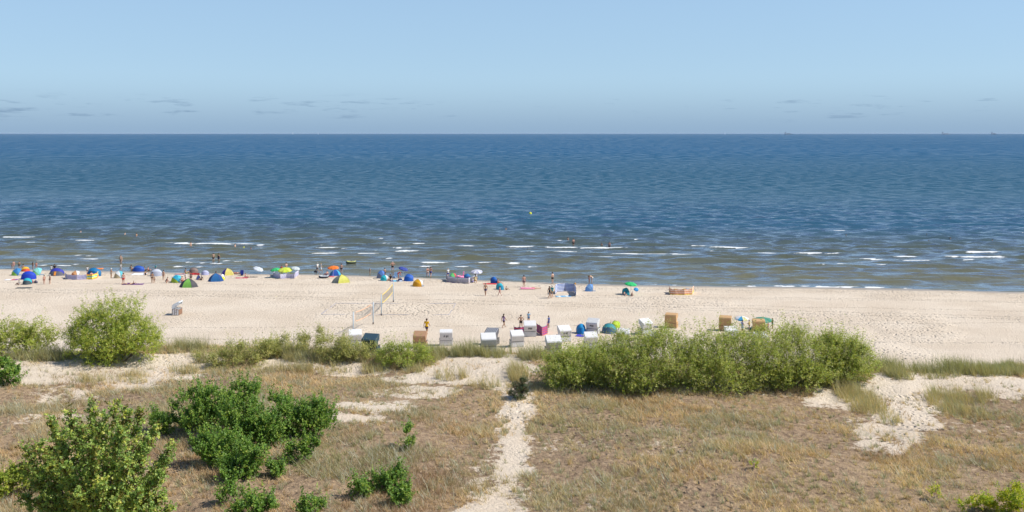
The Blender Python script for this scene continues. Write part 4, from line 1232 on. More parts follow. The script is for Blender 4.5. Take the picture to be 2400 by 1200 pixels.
def text_mesh(s, size):
    key = ('txt', s, size)
    if key not in _mc:
        cu = bpy.data.curves.new('lettering', 'FONT'); cu.body = s; cu.size = size; cu.extrude = .004; cu.align_x = 'CENTER'; cu.align_y = 'CENTER'; cu.offset = .008
        o = bpy.data.objects.new('t', cu); COL.objects.link(o)
        dg = bpy.context.evaluated_depsgraph_get()
        m = bpy.data.meshes.new_from_object(o.evaluated_get(dg)); m.name = 'lettering'
        bpy.data.objects.remove(o); bpy.data.curves.remove(cu)
        _mc[key] = m
    return _mc[key]
def wicker(c):
    key = ('wicker', c)
    if key in _mats: return _mats[key]
    m, t, b = shader('wicker')
    co = node(t, 'ShaderNodeTexCoord').outputs['Object']
    br = node(t, 'ShaderNodeTexBrick'); br.inputs['Scale'].default_value = 14.0
    br.inputs['Mortar Size'].default_value = .02; br.inputs['Color1'].default_value = (1, 1, 1, 1); br.inputs['Color2'].default_value = (.88, .88, .88, 1); br.inputs['Mortar'].default_value = (.55, .55, .55, 1)
    mp_ = node(t, 'ShaderNodeMapping'); mp_.inputs['Rotation'].default_value = (R(90), 0, 0); t.links.new(co, mp_.inputs[0]); t.links.new(mp_.outputs[0], br.inputs['Vector'])
    mx = node(t, 'ShaderNodeVectorMath', operation='MULTIPLY'); t.links.new(br.outputs['Color'], mx.inputs[0]); mx.inputs[1].default_value = c
    n = tnoise(t, co, 3, 4)
    t.links.new(tmix(t, tramp(t, n, .45, .75, 0, .25), mx.outputs[0], tuple(q * .7 for q in c)), b.inputs['Base Color'])
    b.inputs['Roughness'].default_value = .6
    _mats[key] = m
    return m
CW, CT, CBR, CDK = (.74, .73, .71), (.60, .36, .16), (.42, .24, .13), (.16, .17, .19)
def strandkorb(label, px, py, rot=0, col=CW, text=None, recline=True, trim=(.05, .05, .06), cush=(.12, .2, .45), roofmat=None, dz=0.0, group='roofed wicker beach chairs', scale=1.0, base=None):
    """roofed wicker beach chair, opening towards local +Y"""
    p = gnd(px, py) if base is None else Vector(base)
    p.y += .4; p.z = float(terrain(np.array([p.x]), np.array([p.y]))[0]) + dz
    o = thing('roofed_beach_chair', label, 'beach chair', p, rot, group, scale)
    w = .64; t_ = .035
    k = 'rec' if recline else 'up'
    if recline:
        prof = [(-.40, .58), (-.60, 1.16), (-.56, 1.27), (.22, 1.66), (.34, 1.58), (.30, 1.20), (.02, .98), (-.05, .58)]
        back = ((-.40, .58), (-.60, 1.16)); roof = [(-.60, 1.16), (-.56, 1.27), (.22, 1.66)]
    else:
        prof = [(-.42, .56), (-.50, 1.36), (-.43, 1.49), (.30, 1.62), (.42, 1.54), (.34, 1.22), (.06, .98), (-.05, .56)]
        back = ((-.42, .56), (-.50, 1.36)); roof = [(-.50, 1.36), (-.43, 1.49), (.30, 1.62)]
    W = wicker(col)
    def sheet(pts, th):
        out = []
        q = [Vector((0, a, b_)) for a, b_ in pts]
        for i, a in enumerate(q):
            d = (q[min(i + 1, len(q) - 1)] - q[max(i - 1, 0)]).normalized()
            out.append((a.y + d.z * th, a.z - d.y * th))
        return prism(list(pts) + out[::-1], -w, w, .006)
    hb = obj('hood_back', cm(('hood_back', k), lambda: sheet(back, t_)), W, o)
    obj('hood_roof', cm(('hood_roof', k), lambda: sheet(roof, t_)), roofmat or W, o)
    for s in (-1, 1):
        obj('hood_side', cm(('hood_side', k, s), lambda s=s: prism([(a * .985, b_ * .998) for a, b_ in prof], s * (w - .002) - .018, s * (w - .002) + .018, .006)), W, o)
        sp = obj('side_panel', cm(('side_panel', s), lambda s=s: prism([(-.40, .06), (.40, .06), (.40, .56), (.30, .66), (-.36, .66)], s * (w + .024) - .02, s * (w + .024) + .02, .008)), W, o)
        obj('armrest', cm(('armrest', s), lambda s=s: box(s * (w + .03), -.0, .69, .09, .78, .04, .012)), fab(trim if col != CT else (.62, .40, .2), .6), sp)
        obj('carrying_handle', cm(('handle', s), lambda s=s: tube([(s * (w + .05), -.25, .40), (s * (w + .11), -.22, .40), (s * (w + .11), .2, .40), (s * (w + .05), .23, .40)], .014, 6), True), fab(trim, .5), sp)
    obj('base_back', cm(('base_back',), lambda: box(0, -.385, .32, 2 * w - .01, .04, .50, .008)), W, o)
    obj('hood_rail', cm(('hood_rail',), lambda: box(0, -.405, .575, 2 * w + .02, .045, .035, .006)), fab(trim, .5), hb)
    st_ = obj('seat', cm(('seat',), lambda: box(0, .0, .40, 2 * w - .06, .72, .08, .02)), fab(cush, .85), o)
    obj('seat_cushion', cm(('seat_cushion',), lambda: box(0, .02, .47, 2 * w - .10, .64, .09, .035), True), fab(cush, .9), st_)
    obj('back_cushion', cm(('back_cushion', k), lambda: prism([(back[0][0] + .07, .54), (back[1][0] + .07, back[1][1] - .03), (back[1][0] + .15, back[1][1] - .05), (back[0][0] + .17, .54)], -w + .06, w - .06, .02)), fab(cush, .9), o)
    obj('front_board', cm(('front_board',), lambda: box(0, .37, .22, 2 * w - .02, .04, .30, .008)), W, o)
    obj('plinth', cm(('plinth',), lambda: box(0, 0, .045, 2 * w + .02, .80, .07, .01)), fab(tuple(q * .75 for q in col), .8), o)
    for s in (-1, 1):
        obj('footrest', cm(('footrest', s), lambda s=s: box(s * .30, .56, .22, .54, .34, .06, .02)), fab(cush, .85), o)
    if text:
        (y0, z0), (y1, z1) = back
        q = Vector((0, y1 - y0, z1 - z0)).normalized(); nr = Vector((0, -q.z, q.y))
        cpt = Vector((0, y0 + (y1 - y0) * .55, z0 + (z1 - z0) * .55)) + nr * .012
        lt = obj('lettering', text_mesh(text, .28), fab((.02, .02, .022), .7), hb)
        M = Matrix((Vector((1, 0, 0)), q, -Vector((1, 0, 0)).cross(q) * -1)).transposed()
        lt.matrix_local = Matrix.Translation(cpt) @ M.to_4x4()
    return o
def arm_chair_frame(label, px, py, rot=0):
    """old chair frame: bent white canopy over a low crate of brown slats, seen from the side"""
    p = gnd(px, py); p.y += .4
    o = thing('roofed_beach_chair', label, 'beach chair', p, rot, 'roofed wicker beach chairs')
    w = .62
    pts = [(-.46, .10), (-.47, .95), (-.42, 1.20), (-.28, 1.36), (.05, 1.50), (.36, 1.62), (.44, 1.58)]
    out = [(y + .05, z - .04) for y, z in pts]
    v, f = prism(pts + out[::-1], -w, w)
    obj('canopy_shell', mesh('canopy_shell', v, f), fab((.62, .66, .68), .6), o)
    for s in (-1, 1):
        v, f = prism([(-.44, .95), (-.40, 1.18), (-.27, 1.33), (.05, 1.47), (.35, 1.59), (.43, 1.50), (.40, 1.22), (.28, 1.18), (.0, 1.12), (-.22, .98), (-.30, .78), (-.44, .76)], s * w - .02, s * w + .02, .006)
        obj('canopy_side', mesh('canopy_side', v, f), fab((.80, .83, .84), .6), o)
        v, f = prism([(-.40, .06), (.34, .06), (.34, .66), (.12, .72), (-.36, .74)], s * (w + .03) - .015, s * (w + .03) + .015)
        obj('side_panel', mesh('side_panel', v, f), fab((.80, .80, .79), .7), o)
        for y_ in (-.36, -.10, .12):
            v, f = box(s * (w + .055), y_, .38, .03, .045, .66, .006)
            obj('slat', mesh('slat', v, f), fab((.16, .10, .07), .7), o)
        v, f = box(s * (w + .056), .01, .40, .028, .20, .04, .004)
        obj('slat', mesh('slat', v, f), fab((.16, .10, .07), .7), o)
        v, f = tube([(s * (w + .05), -.36, .74), (s * (w + .05), -.1, .80), (s * (w + .05), .15, .76), (s * (w + .05), .38, .68)], .028, 7)
        obj('armrest', mesh('armrest', v, f, True), fab((.28, .15, .09), .6), o)
    v, f = box(0, .37, .36, 2 * w, .07, .60, .01)
    obj('front_board', mesh('front_board', v, f), fab((.27, .15, .09), .7), o)
    v, f = box(0, -.02, .42, 2 * w - .06, .70, .10, .02)
    obj('seat', mesh('seat', v, f), fab((.55, .56, .56), .8), o)
    v, f = box(0, -.42, .4, 2 * w - .02, .04, .64, .01)
    obj('base_back', mesh('base_back', v, f), fab((.6, .62, .62), .7), o)
    return o

# ================================================================ the beach as it stands
RB, SKY, TURQ, LIME, ORG, LILAC = (.02, .07, .50), (.08, .28, .62), (.03, .50, .56), (.42, .62, .05), (.78, .27, .03), (.40, .38, .52)
# ---- tents along the water, left to right
hood_tent('lime green and blue beach tent, leftmost tent of the row', 32, 647, 31, 628, [(.30, .62, .08), (.05, .22, .50), (.05, .25, .55)], -62, 1.5)
hood_tent('red, yellow and blue patchwork tent behind the royal blue tent', 53, 637, 26, 625, [(.70, .10, .05), (.82, .50, .05), (.05, .08, .45)], 40, 1.2)
hood_tent('mint green and turquoise tent right of the patchwork tent', 80, 646, 36, 627, [(.32, .72, .30), (.30, .72, .60), (.22, .66, .70)], -52, 1.5)
hood_tent('royal blue tent with a white squiggle in front of the leftmost tents', 60, 656, 38, 635, [(.02, .06, .52), (.02, .07, .55), (.03, .08, .45)], 12, 1.5)
hood_tent('turquoise tent with a dark grey skirt nearest the camera on the left', 58, 668, 24, 651, [(.08, .10, .11), (.03, .46, .54), (.04, .52, .58)], 10, 1.4)
towel('dark grey mat spread in front of the turquoise tent on the far left', 56, 675, 2.1, .9, fab((.06, .07, .075)), 3, 1)
t_ = hood_tent('blue tent with a grey back panel and an orange mark', 128, 647, 36, 628, [(.17, .17, .20), (.05, .06, .42), (.04, .08, .50)], 4, 1.4)
v, f = box(0, 0, 0, .30, .03, .62, .012)
obj('orange_mark', mesh('orange_mark', v, f), fab((.85, .30, .04)), t_, (0, -.80, .42), (R(-22), 0, 0))
hood_tent('orange and white tent inside the lilac windbreak', 171, 651, 30, 634, [(.78, .26, .06), (.80, .40, .16), (.80, .79, .76)], -58, 1.3)
hood_tent('large blue dome tent behind the rainbow windbreak', 215, 648, 36, 627, [(.01, .16, .38), (.02, .20, .44), (.03, .22, .50)], -6, 1.6)
hood_tent('small white, tan and turquoise tent beside the man in red shorts', 274, 653, 28, 634, [(.50, .40, .24), (.80, .82, .80), (.10, .50, .58)], -48, 1.3)
hood_tent('plain blue tent close to the waterline above the white ground cloth', 321, 637, 31, 622, [(.03, .10, .46), (.03, .12, .50), (.03, .08, .42)], -8, 1.3)
hood_tent('pale grey tent with blue ribs right of the white ground cloth', 361, 648, 33, 630, [(.42, .44, .52), (.55, .58, .66), (.62, .66, .70)], 20, 1.4)
towel('white ground cloth spread in front of the plain blue tent', 326, 643, 2.2, 2.6, fab((.78, .78, .80)), 8, 5)
hood_tent('lime and turquoise tent left of the green and dark grey tent', 408, 664, 33, 644, [(.42, .56, .05), (.05, .45, .62), (.05, .50, .66)], -55, 1.4)
ridge_tent('green and dark grey peaked tent standing nearest the camera', 438, 675, 39, 652, [(.24, .54, .10), (.07, .065, .075), (.07, .065, .075), (.22, .50, .10), (.07, .065, .075), (.07, .065, .075)], 0, 6, 1.6)
hood_tent('flat brown tent by the water behind the red cloth', 451, 641, 22, 627, [(.24, .17, .15), (.28, .20, .17), (.24, .17, .15)], 0, 1.3)
hood_tent('pale lavender tent right of the brown tent', 478, 645, 20, 635, [(.46, .46, .66), (.52, .54, .70), (.44, .46, .66)], 6, 1.2)
ridge_tent('small dark blue pointed play tent left of the blue square tent', 463, 656, 12, 644, [(.04, .06, .20), (.05, .07, .24), (.03, .05, .16), (.04, .06, .20)], 20, 4, .9)
ridge_tent('blue square dome tent beside a yellow bag', 502, 661, 31, 640, [(.03, .16, .40), (.02, .08, .28), (.02, .07, .24), (.03, .13, .36), (.02, .10, .30)], 14, 5, 1.5)
ridge_tent('purple and pale yellow peaked tent', 531, 646, 26, 628, [(.72, .62, .16), (.72, .62, .18), (.70, .60, .16), (.10, .06, .36), (.12, .07, .40)], 30, 5, 1.4, apex=(-.05, 0))
hood_tent('small white tent inside the floral windbreak', 682, 650, 18, 638, [(.74, .72, .66), (.78, .76, .70), (.74, .72, .66)], 0, .9)
ridge_tent('blue and turquoise tent under the orange parasol', 784, 647, 24, 631, [(.03, .12, .50), (.05, .40, .62), (.05, .06, .38), (.03, .10, .46), (.05, .30, .60)], 10, 5, 1.4)
ridge_tent('yellow and grey peaked tent standing in open sand', 798, 664, 42, 643, [(.62, .60, .12), (.62, .60, .12), (.55, .58, .10), (.50, .55, .08), (.20, .22, .20)], 38, 5, 1.7)
hood_tent('grey and blue shell tent behind the small turquoise one', 892, 653, 22, 633, [(.22, .24, .32), (.10, .22, .52), (.08, .20, .55)], -60, 1.2)
hood_tent('small turquoise and white tent left of the heap of towels', 900, 659, 22, 644, [(.03, .52, .58), (.04, .56, .62), (.70, .82, .82)], -56, 1.1)
hood_tent('bright blue shell tent left of the orange and white tent', 957, 660, 31, 642, [(.02, .13, .52), (.04, .15, .56), (.06, .16, .58)], -30, 1.3)
hood_tent('orange and white tent standing in front, behind the far net post', 979, 673, 36, 654, [(.76, .36, .02), (.78, .40, .02), (.80, .84, .82)], -52, 1.4)
hood_tent('purple, green and red tent inside the long lilac windbreak', 1061, 659, 26, 639, [(.14, .07, .36), (.12, .55, .16), (.65, .10, .10)], -40, 1.4)
hood_tent('dark blue tent inside the long lilac windbreak', 1094, 659, 26, 641, [(.05, .12, .34), (.04, .18, .44), (.04, .20, .48)], 25, 1.3)
hood_tent('blue tent standing on a red mat', 1157, 665, 22, 648, [(.02, .12, .44), (.02, .14, .48), (.03, .08, .36)], 35, 1.3)
hood_tent('turquoise tent beside the walking child', 1171, 680, 26, 663, [(.02, .30, .46), (.04, .46, .56), (.05, .52, .58)], 28, 1.4)
hood_tent('light blue tent right of the blue striped windbreak', 1385, 684, 22, 665, [(.18, .38, .70), (.24, .44, .72), (.16, .34, .66)], -70, 1.3, span=110)
hood_tent('teal tent beside the plain green parasol', 1468, 692, 21, 674, [(.02, .26, .32), (.03, .36, .40), (.03, .34, .38)], 18, 1.2)
hood_tent('grey cloth shelter inside the orange striped windbreak', 1611, 689, 22, 676, [(.40, .42, .45), (.45, .47, .50), (.42, .44, .48)], 0, .8)
hood_tent('blue tent between two white beach chairs in the front row', 1363, 784, 29, 758, [(.02, .26, .58), (.02, .30, .62), (.02, .22, .54)], 14, 1.3, group='tents among the beach chairs')
hood_tent('teal and grey blue dome tent behind the thicket', 1430, 783, 42, 757, [(.08, .16, .24), (.05, .30, .34), (.05, .32, .34)], -14, 1.6, group='tents among the beach chairs')
hood_tent('lime green tent behind the teal dome', 1445, 774, 27, 751, [(.45, .62, .03), (.50, .68, .04), (.48, .66, .03)], -35, 1.4, group='tents among the beach chairs')

# ---- windbreaks
lilac = stripes([(.42, .39, .55), (.48, .45, .60), (.36, .36, .52)], 2, 2, 0, .8)
windbreak('lilac grey windbreak bowed round the orange and white tent', [(153, 651), (158, 655), (180, 656), (203, 655)], .72, lilac, 1)
windbreak('rainbow striped windbreak in front of the large blue dome tent', [(203, 655), (216, 655), (228, 652), (235, 645)], .80, stripes([(.78, .12, .06), (.85, .62, .05), (.80, .78, .25), (.05, .40, .42), (.85, .70, .10), (.82, .36, .06)], 1, 2, 0, .82), 2)
floral = stripes([(.45, .44, .58), (.55, .54, .66)], 1, 2, 0, .9, speck=((.20, .16, .34), 7.0))
windbreak('floral lilac windbreak round the cluster of parasols', [(641, 644), (640, 650), (657, 654), (672, 653), (690, 653), (700, 645)], .74, floral, 3)
paisley = stripes([(.08, .06, .26), (.50, .46, .44), (.42, .40, .46), (.50, .47, .50), (.60, .64, .72)], 1, 2, 0, .92, speck=((.24, .18, .22), 9.0))
windbreak('long patterned windbreak with a dark blue hem round two tents', [(1046, 655), (1048, 661), (1073, 664), (1098, 665), (1118, 658)], .90, paisley, 4)
bluew = stripes([(.05, .12, .42), (.74, .78, .82)], 5, 2, 0, .95)
windbreak('blue and white striped windbreak open towards the camera', [(1301, 690), (1306, 684), (1325, 683), (1345, 684), (1350, 695)], 1.12, bluew, 5)
orgs = stripes([(.82, .70, .12), (.72, .30, .14), (.78, .56, .44), (.66, .28, .16), (.80, .60, .46), (.70, .34, .22)], 1, 2, 0, .85)
windbreak('orange and cream striped windbreak standing alone on the right', [(1568, 685), (1570, 691), (1582, 692), (1604, 692), (1622, 691), (1626, 684)], .85, orgs, 6, sag=.12)
redp = stripes([(.62, .07, .09), (.18, .10, .30)], 4, 2, 0, .95)
windbreak('left half of the red and purple striped windbreak by chair P50', [(1205, 786), (1216, 787), (1230, 785)], .92, redp, 7)
windbreak('right half of the red and purple striped windbreak by chair P50', [(1258, 779), (1264, 783), (1271, 788), (1283, 783), (1283, 776)], .95, redp, 8)
windbreak('low red cloth screen in front of the flat brown tent', [(445, 645), (457, 645), (468, 645)], .36, fab((.70, .05, .06)), 9)

# ---- parasols
parasol('green parasol at the left of the floral windbreak', 645, 651, 22, 628, [(.05, .48, .16), (.07, .56, .20)], (10, -8))
parasol('yellow green parasol over the floral windbreak', 668, 651, 36, 627, [(.60, .74, .06), (.68, .76, .12)], (8, 0))
parasol('pale grey parasol at the right of the floral windbreak', 692, 650, 22, 625, [(.55, .62, .62), (.60, .66, .66)], (8, 10))
parasol('white parasol leaning on its rim at the waterline', 605, 640, 25, 627, [(.62, .68, .74), (.70, .74, .78)], (12, 20))
parasol('orange parasol over the blue and turquoise tent', 781, 648, 27, 623, [(.85, .20, .03), (.86, .24, .04)], (6, 0))
parasol('navy blue tilted parasol by the water', 945, 650, 23, 626, [(.05, .08, .34), (.06, .09, .38)], (8, 16))
parasol('white and lilac striped parasol right of the patterned windbreak', 1117, 662, 28, 632, [(.76, .77, .80), (.46, .48, .62)], (10, 0), 12)
parasol('plain green parasol over the teal tent on the right', 1478, 690, 29, 661, [(.03, .50, .16), (.04, .56, .19)], (6, 6))
parasol('blue, white and yellow parasol between two tan beach chairs', 1738, 777, 33, 741, [(.74, .78, .80), (.06, .34, .60), (.74, .70, .35), (.78, .80, .80)], (6, 0), group='parasols among the beach chairs')
parasol('dark green striped parasol behind the rightmost tan beach chair', 1788, 772, 43, 744, [(.06, .26, .18), (.12, .34, .25)], (5, 0), 12, group='parasols among the beach chairs', dome=.22)
parasol('small blue children parasol lying open beside the teal tent', 1491, 693, 12, 680, [(.04, .30, .62), (.10, .42, .72)], (35, 10))

# ---- roofed beach chairs
arm_chair_frame('lone white beach chair with brown slats far left on empty sand', 413, 739, -90)
strandkorb('brown wicker beach chair behind the green willow bush', 984, 816, -6, CBR, recline=True)
strandkorb('white beach chair numbered P38 on its back', 1045, 812, 3, CW, 'P 38', recline=False)
strandkorb('dark chair with a slatted roof behind a white chair', 1153, 809, -22, (.13, .13, .14), recline=True, roofmat=stripes([(.05, .05, .06), (.40, .42, .45)], 7, 0, -.64, .64))
strandkorb('white beach chair in front of the dark slatted one', 1144, 826, 8, CW, recline=True)
strandkorb('white beach chair with open side left of P50, nearer the dune', 1211, 814, 14, CW, recline=True)
strandkorb('white beach chair numbered P50 between red striped screens', 1242, 790, 2, CW, 'P50', recline=True)
strandkorb('white beach chair numbered P47 right of the striped screens', 1322, 802, 18, CW, 'P 47', recline=True)
strandkorb('white beach chair below P47, half hidden by the thicket', 1297, 832, 10, CW, recline=True)
strandkorb('white beach chair numbered P20 between the blue tent and the teal dome', 1391, 783, -24, (.66, .655, .64), 'P20', recline=True)
strandkorb('white beach chair below P20 at the edge of the thicket', 1385, 818, 6, CW, recline=True)
strandkorb('white beach chair seen over the thicket, right of the lime tent', 1513, 784, 30, CW, recline=True)
strandkorb('tan beach chair farthest back, leftmost of the three tan ones', 1575, 769, -24, CT, recline=False, trim=(.10, .06, .03))
strandkorb('tan beach chair left of the blue and white parasol', 1702, 776, -18, CT, recline=False, trim=(.10, .06, .03))
strandkorb('white beach chair under the middle tan chair', 1715, 804, 8, CW, recline=True)
strandkorb('tan beach chair in front of the green striped parasol', 1780, 785, -6, CT, recline=False, trim=(.10, .06, .03))
strandkorb('white beach chair hidden low in the thicket under the rightmost tan chair', 1783, 818, 10, CW, recline=True)
strandkorb('white beach chair glimpsed through the tall willow shoots', 1462, 810, -8, CW, recline=True)
strandkorb('white beach chair glimpsed through the thicket below the farthest tan chair', 1527, 816, -12, CW, recline=True)
strandkorb('white beach chair behind the olive scrub at the near net post', 831, 812, 12, CW, recline=True)
strandkorb('dark blue beach chair behind the olive scrub', 868, 830, -16, (.03, .07, .10), recline=True)

# ---- volleyball
def net(label, base_a, base_b, tape, lean):
    A = gnd(*base_a); B_ = gnd(*base_b)
    c = (A + B_) / 2
    o = thing('volleyball_net', label, 'volleyball net', c, 0, 'volleyball nets')
    a = A - c; b_ = B_ - c
    for q in (a, b_):
        v, f = tube([q + Vector((0, 0, -.4)), q + Vector((0, 0, 2.55))], .055, 10)
        po = obj('post', mesh('post', v, f, True), fab((.42, .50, .56), .4), o)
        v, f = tube([q + Vector((0, 0, 0)), q + Vector((0, 0, .22))], .075, 10)
        obj('post_foot', mesh('post_foot', v, f, True), fab((.12, .10, .09), .8), po)
    d = b_ - a; L = d.length; u = d / L
    s0, s1 = .75, L - .75
    def P(s, z):
        k = (s - s0) / (s1 - s0)
        return a + u * s + Vector((0, 0, z - .10 * math.sin(math.pi * k)))
    for z, nm in ((2.38, 'top_tape'), (1.40, 'bottom_tape')):
        V = []; FA = []
        n = 24
        for i in range(n + 1):
            s = s0 + (s1 - s0) * i / n
            for dx, dz in ((-.008, -.045), (.008, -.045), (.008, .045), (-.008, .045)):
                V.append(P(s, z) + Vector((dx, 0, dz)))
        for i in range(n):
            for k in range(4):
                FA.append((i * 4 + k, i * 4 + (k + 1) % 4, i * 4 + 4 + (k + 1) % 4, i * 4 + 4 + k))
        obj(nm, mesh(nm, V, FA), fab(tape, .7), o)
        for e, q in ((s0, 0.0), (s1, L)):
            v, f = tube([P(e, z), a + u * q + Vector((0, 0, z + .02))], .010, 5)
            obj('rope', mesh('rope', v, f), fab((.3, .3, .3), .8), o)
    for e in (s0, s1):
        v, f = tube([P(e, 1.40), P(e, 2.38)], .022, 6)
        obj('side_tape', mesh('side_tape', v, f), fab(tape, .7), o)
    parts = []
    s = s0 + .1
    while s < s1:
        parts.append(tube([P(s, 1.42), P(s, 2.36)], .0055, 3, False)); s += .10
    z = 1.5
    while z < 2.33:
        parts.append(tube([P(s0 + (s1 - s0) * i / 12, z) for i in range(13)], .0055, 3, False)); z += .10
    v, f = join(*parts)
    n_ = obj('netting', mesh('netting', v, f), fab((.40, .36, .30), .9), o); n_['kind'] = 'stuff'
net('far volleyball net with bright yellow tapes', (894, 740), (922, 708), (.82, .60, .12), 0)
net('near volleyball net with faded pink tapes running into the scrub', (828, 786), (874.7, 760), (.70, .42, .26), 0)
def court_tape():
    C = [gnd(*q) for q in ((752, 737), (787, 711), (1068, 712), (1052, 738))]
    c = sum(C, Vector()) / 4
    o = thing('court_marking', 'blue and white rope marking out the volleyball court on the sand', 'court rope', c)
    for a, b_ in zip(C, C[1:] + C[:1]):
        n = 24
        pts = []
        for i in range(n + 1):
            q = a.lerp(b_, i / n)
            z = float(terrain(np.array([q.x]), np.array([q.y]))[0]) + .012 - .03 * (vn(q.x * .7, q.y * .7, 3) > .62)
            pts.append(Vector((q.x + .03 * math.sin(i * 2.1), q.y + .04 * math.sin(i * 1.3), z)) - c)
        v, f = tube(pts, .020, 6)
        obj('rope', mesh('rope', v, f, True), fab((.22, .26, .42), .8), o)
court_tape()

# ---- people: (label, px, feet row, head row, ...)
S, K, A_, HO = 'stand', 'walk', 'akimbo', 'hold'
person('pale woman standing at the water, leftmost person', 32, 629, 611, S, 20, LIGHT, (('bikini_top', PINK), ('briefs', PINK)))
person('small child beside the leftmost woman at the water', 28, 630, 622, S, -30, TANNED, (('briefs', PURP),))
person('person in dark shorts at the water behind the patchwork tent', 45, 629, 612, S, 10, TANNED, (('shorts', BLK),))
person('dark haired person sitting behind the patchwork tent', 55, 633, 619, 'sit', 0, TANNED, (('shorts', NAVY),))
person('tanned woman in a black bikini at the water above the mint tent', 77, 629, 613, S, -20, TANNED, (('bikini_top', BLK), ('briefs', BLK)), hairkind='long_hair')
person('woman in a red bikini at the water above the mint tent', 85, 630, 614, S, 15, RED, (('bikini_top', REDC), ('briefs', REDC)))
person('person in a white shirt behind the tent with the orange mark', 121, 642, 621, S, 0, LIGHT, (('shirt', WHT), ('shorts', GREY)))
person('person in dark clothes right of the white shirt behind the tent', 128, 642, 619, S, 0, TANNED, (('shirt', BLK), ('shorts', NAVY)))
person('bare chested person with crossed arms left of a pair walking on sand', 103.5, 667, 645, K, 30, RED, (('briefs', (.30, .12, .08)),))
person('older person in dark shorts and white hat, right of a walking pair', 117, 666, 644, S, 150, LIGHT, (('shorts', BLK),), WHT, hairkind='hat')
person('person in a white shirt behind the large blue dome tent', 204.5, 641, 624, S, 0, LIGHT, (('shirt', WHT), ('shorts', NAVY)))
person('person sitting in the rainbow windbreak', 213, 650, 636, 'sit', 60, RED, (('shorts', REDC),))
person('person lying in the rainbow windbreak', 206, 649, 640, 'lie', 80, LIGHT, (('swimsuit', PURP),))
person('person with a pale hat standing left of the small white tent', 260.5, 652, 629, HO, -40, TANNED, (('shorts', (.30, .26, .2)),), (.7, .66, .55), hairkind='hat')
person('man in red swim shorts on open sand', 289, 666, 640, S, 10, RED, (('shorts', REDC),))
person('person in a white shirt at the water above the man in red shorts', 283, 633, 618, S, 0, LIGHT, (('shirt', WHT), ('shorts', WHT)))
person('person sitting left of the plain blue tent', 308, 633, 621, 'sit', -30, TANNED, (('shorts', BLK),))
person('left one of two people sitting right of the plain blue tent', 339, 634, 625, 'sit', -90, TANNED, (('shorts', BLK),))
person('right one of two people sitting right of the plain blue tent', 348, 634, 625, 'sit', -90, RED, (('shorts', REDC),))
person('person in a teal shirt behind the pale grey tent', 365, 634, 620, S, 0, LIGHT, (('shirt', TEAL), ('shorts', GREY)))
person('person sitting on the white ground cloth', 341, 645, 634, 'sit', 40, TANNED, (('swimsuit', BLK),))
person('man in black trunks standing in front of the pale grey tent', 357, 664, 638, S, 0, TANNED, (('briefs', BLK),))
person('child standing right behind the man in black trunks', 362, 663, 652, S, 20, TANNED, (('briefs', NAVY),))
person('woman in a dark bikini left of the lime and turquoise tent', 383, 657, 633, S, -15, LIGHT, (('bikini_top', (.2, .05, .04)), ('briefs', (.2, .05, .04))))
person('person crouching left of the lime and turquoise tent', 390, 663, 650, 'crouch', -60, RED, (('swimsuit', BLK),))
person('person sitting dark dressed left of the turquoise tent with grey skirt', 44, 668, 657, 'sit', 70, LIGHT, (('shirt', GREY), ('shorts', BLK)))
person('person lying on the purple mat', 300, 667, 660, 'lie', 88, LIGHT, (('swimsuit', PURP),))
person('person sitting on the purple mat', 314, 666, 658, 'sit', -80, TANNED, (('shorts', NAVY),))
person('person sitting left of the flat brown tent', 436, 642, 629, 'sit', -50, TANNED, (('shorts', (.3, .3, .1)),))
person('person in a white shirt behind the green and dark grey tent', 435, 660, 639, HO, 120, LIGHT, (('shirt', WHT), ('shorts', (.35, .2, .15))))
person('bare backed person crouching behind the green and dark grey tent', 428, 663, 648, 'crouch', 40, RED, (('shorts', (.4, .1, .06)),))
person('tall dark dressed person just right of the green and dark grey tent', 447.5, 660, 639, S, 30, TANNED, (('shirt', (.12, .06, .06)), ('shorts', BLK)))
person('person sitting right of the small dark blue play tent', 472, 657, 646, 'sit', 80, TANNED, (('shirt', BLK), ('shorts', BLK)))
person('person sitting behind the blue square tent', 507, 652, 636, 'sit', -40, TANNED, (('shorts', BLK),))
person('person lying by the water right of the purple and yellow tent', 552, 642, 637, 'lie', 75, RED, (('briefs', REDC),))
person('person sitting in the blue folding chair', 567, 646, 633, 'sit', 20, TANNED, (('shirt', BLUE), ('shorts', BLK)))
person('person leaning back on the red towel', 576, 651, 640, 'sit', -85, RED, (('briefs', NAVY),))
person('person in a red shirt behind the green and yellow parasols', 660, 640, 622, S, 0, TANNED, (('shirt', REDC), ('shorts', NAVY)))
person('slim person standing at the water above the yellow green parasol', 671, 637, 615, S, 60, LIGHT, (('briefs', NAVY),))
person('dark haired person sitting inside the floral windbreak', 659, 650, 636, 'sit', 180, LIGHT, (('shirt', WHT),))
person('person with a black bag in dark trousers, left of a strolling couple', 744, 637, 616, K, 60, TANNED, (('shirt', WHT), ('shorts', (.05, .07, .14))), GREYH)
person('woman in a long white shirt, right of a strolling couple', 752, 638, 617, K, -60, TANNED, (('dress', WHT),), BLOND, hairkind='long_hair')
person('person sitting left of the tent under the orange parasol', 766, 646, 634, 'sit', 60, RED, (('shorts', PURP),))
person('man in black shorts standing right of the orange parasol', 800, 639, 618, S, 0, RED, (('shorts', BLK),))
person('child standing on a sand heap at the waterline', 867, 641, 628, S, 150, LIGHT, (('briefs', BLK),))
person('person standing between the grey blue and turquoise tents', 902, 650, 628, S, 40, TANNED, (('shorts', NAVY),))
person('heavy man with hands on hips wading at the edge', 920, 634, 612, A_, 20, RED, (('shorts', BLK),), depth=.15, hair=GREYH)
person('reddish person bending over the heap of towels', 934, 653, 637, 'bend', -70, (.42, .16, .11), (('swimsuit', (.35, .03, .04)),))
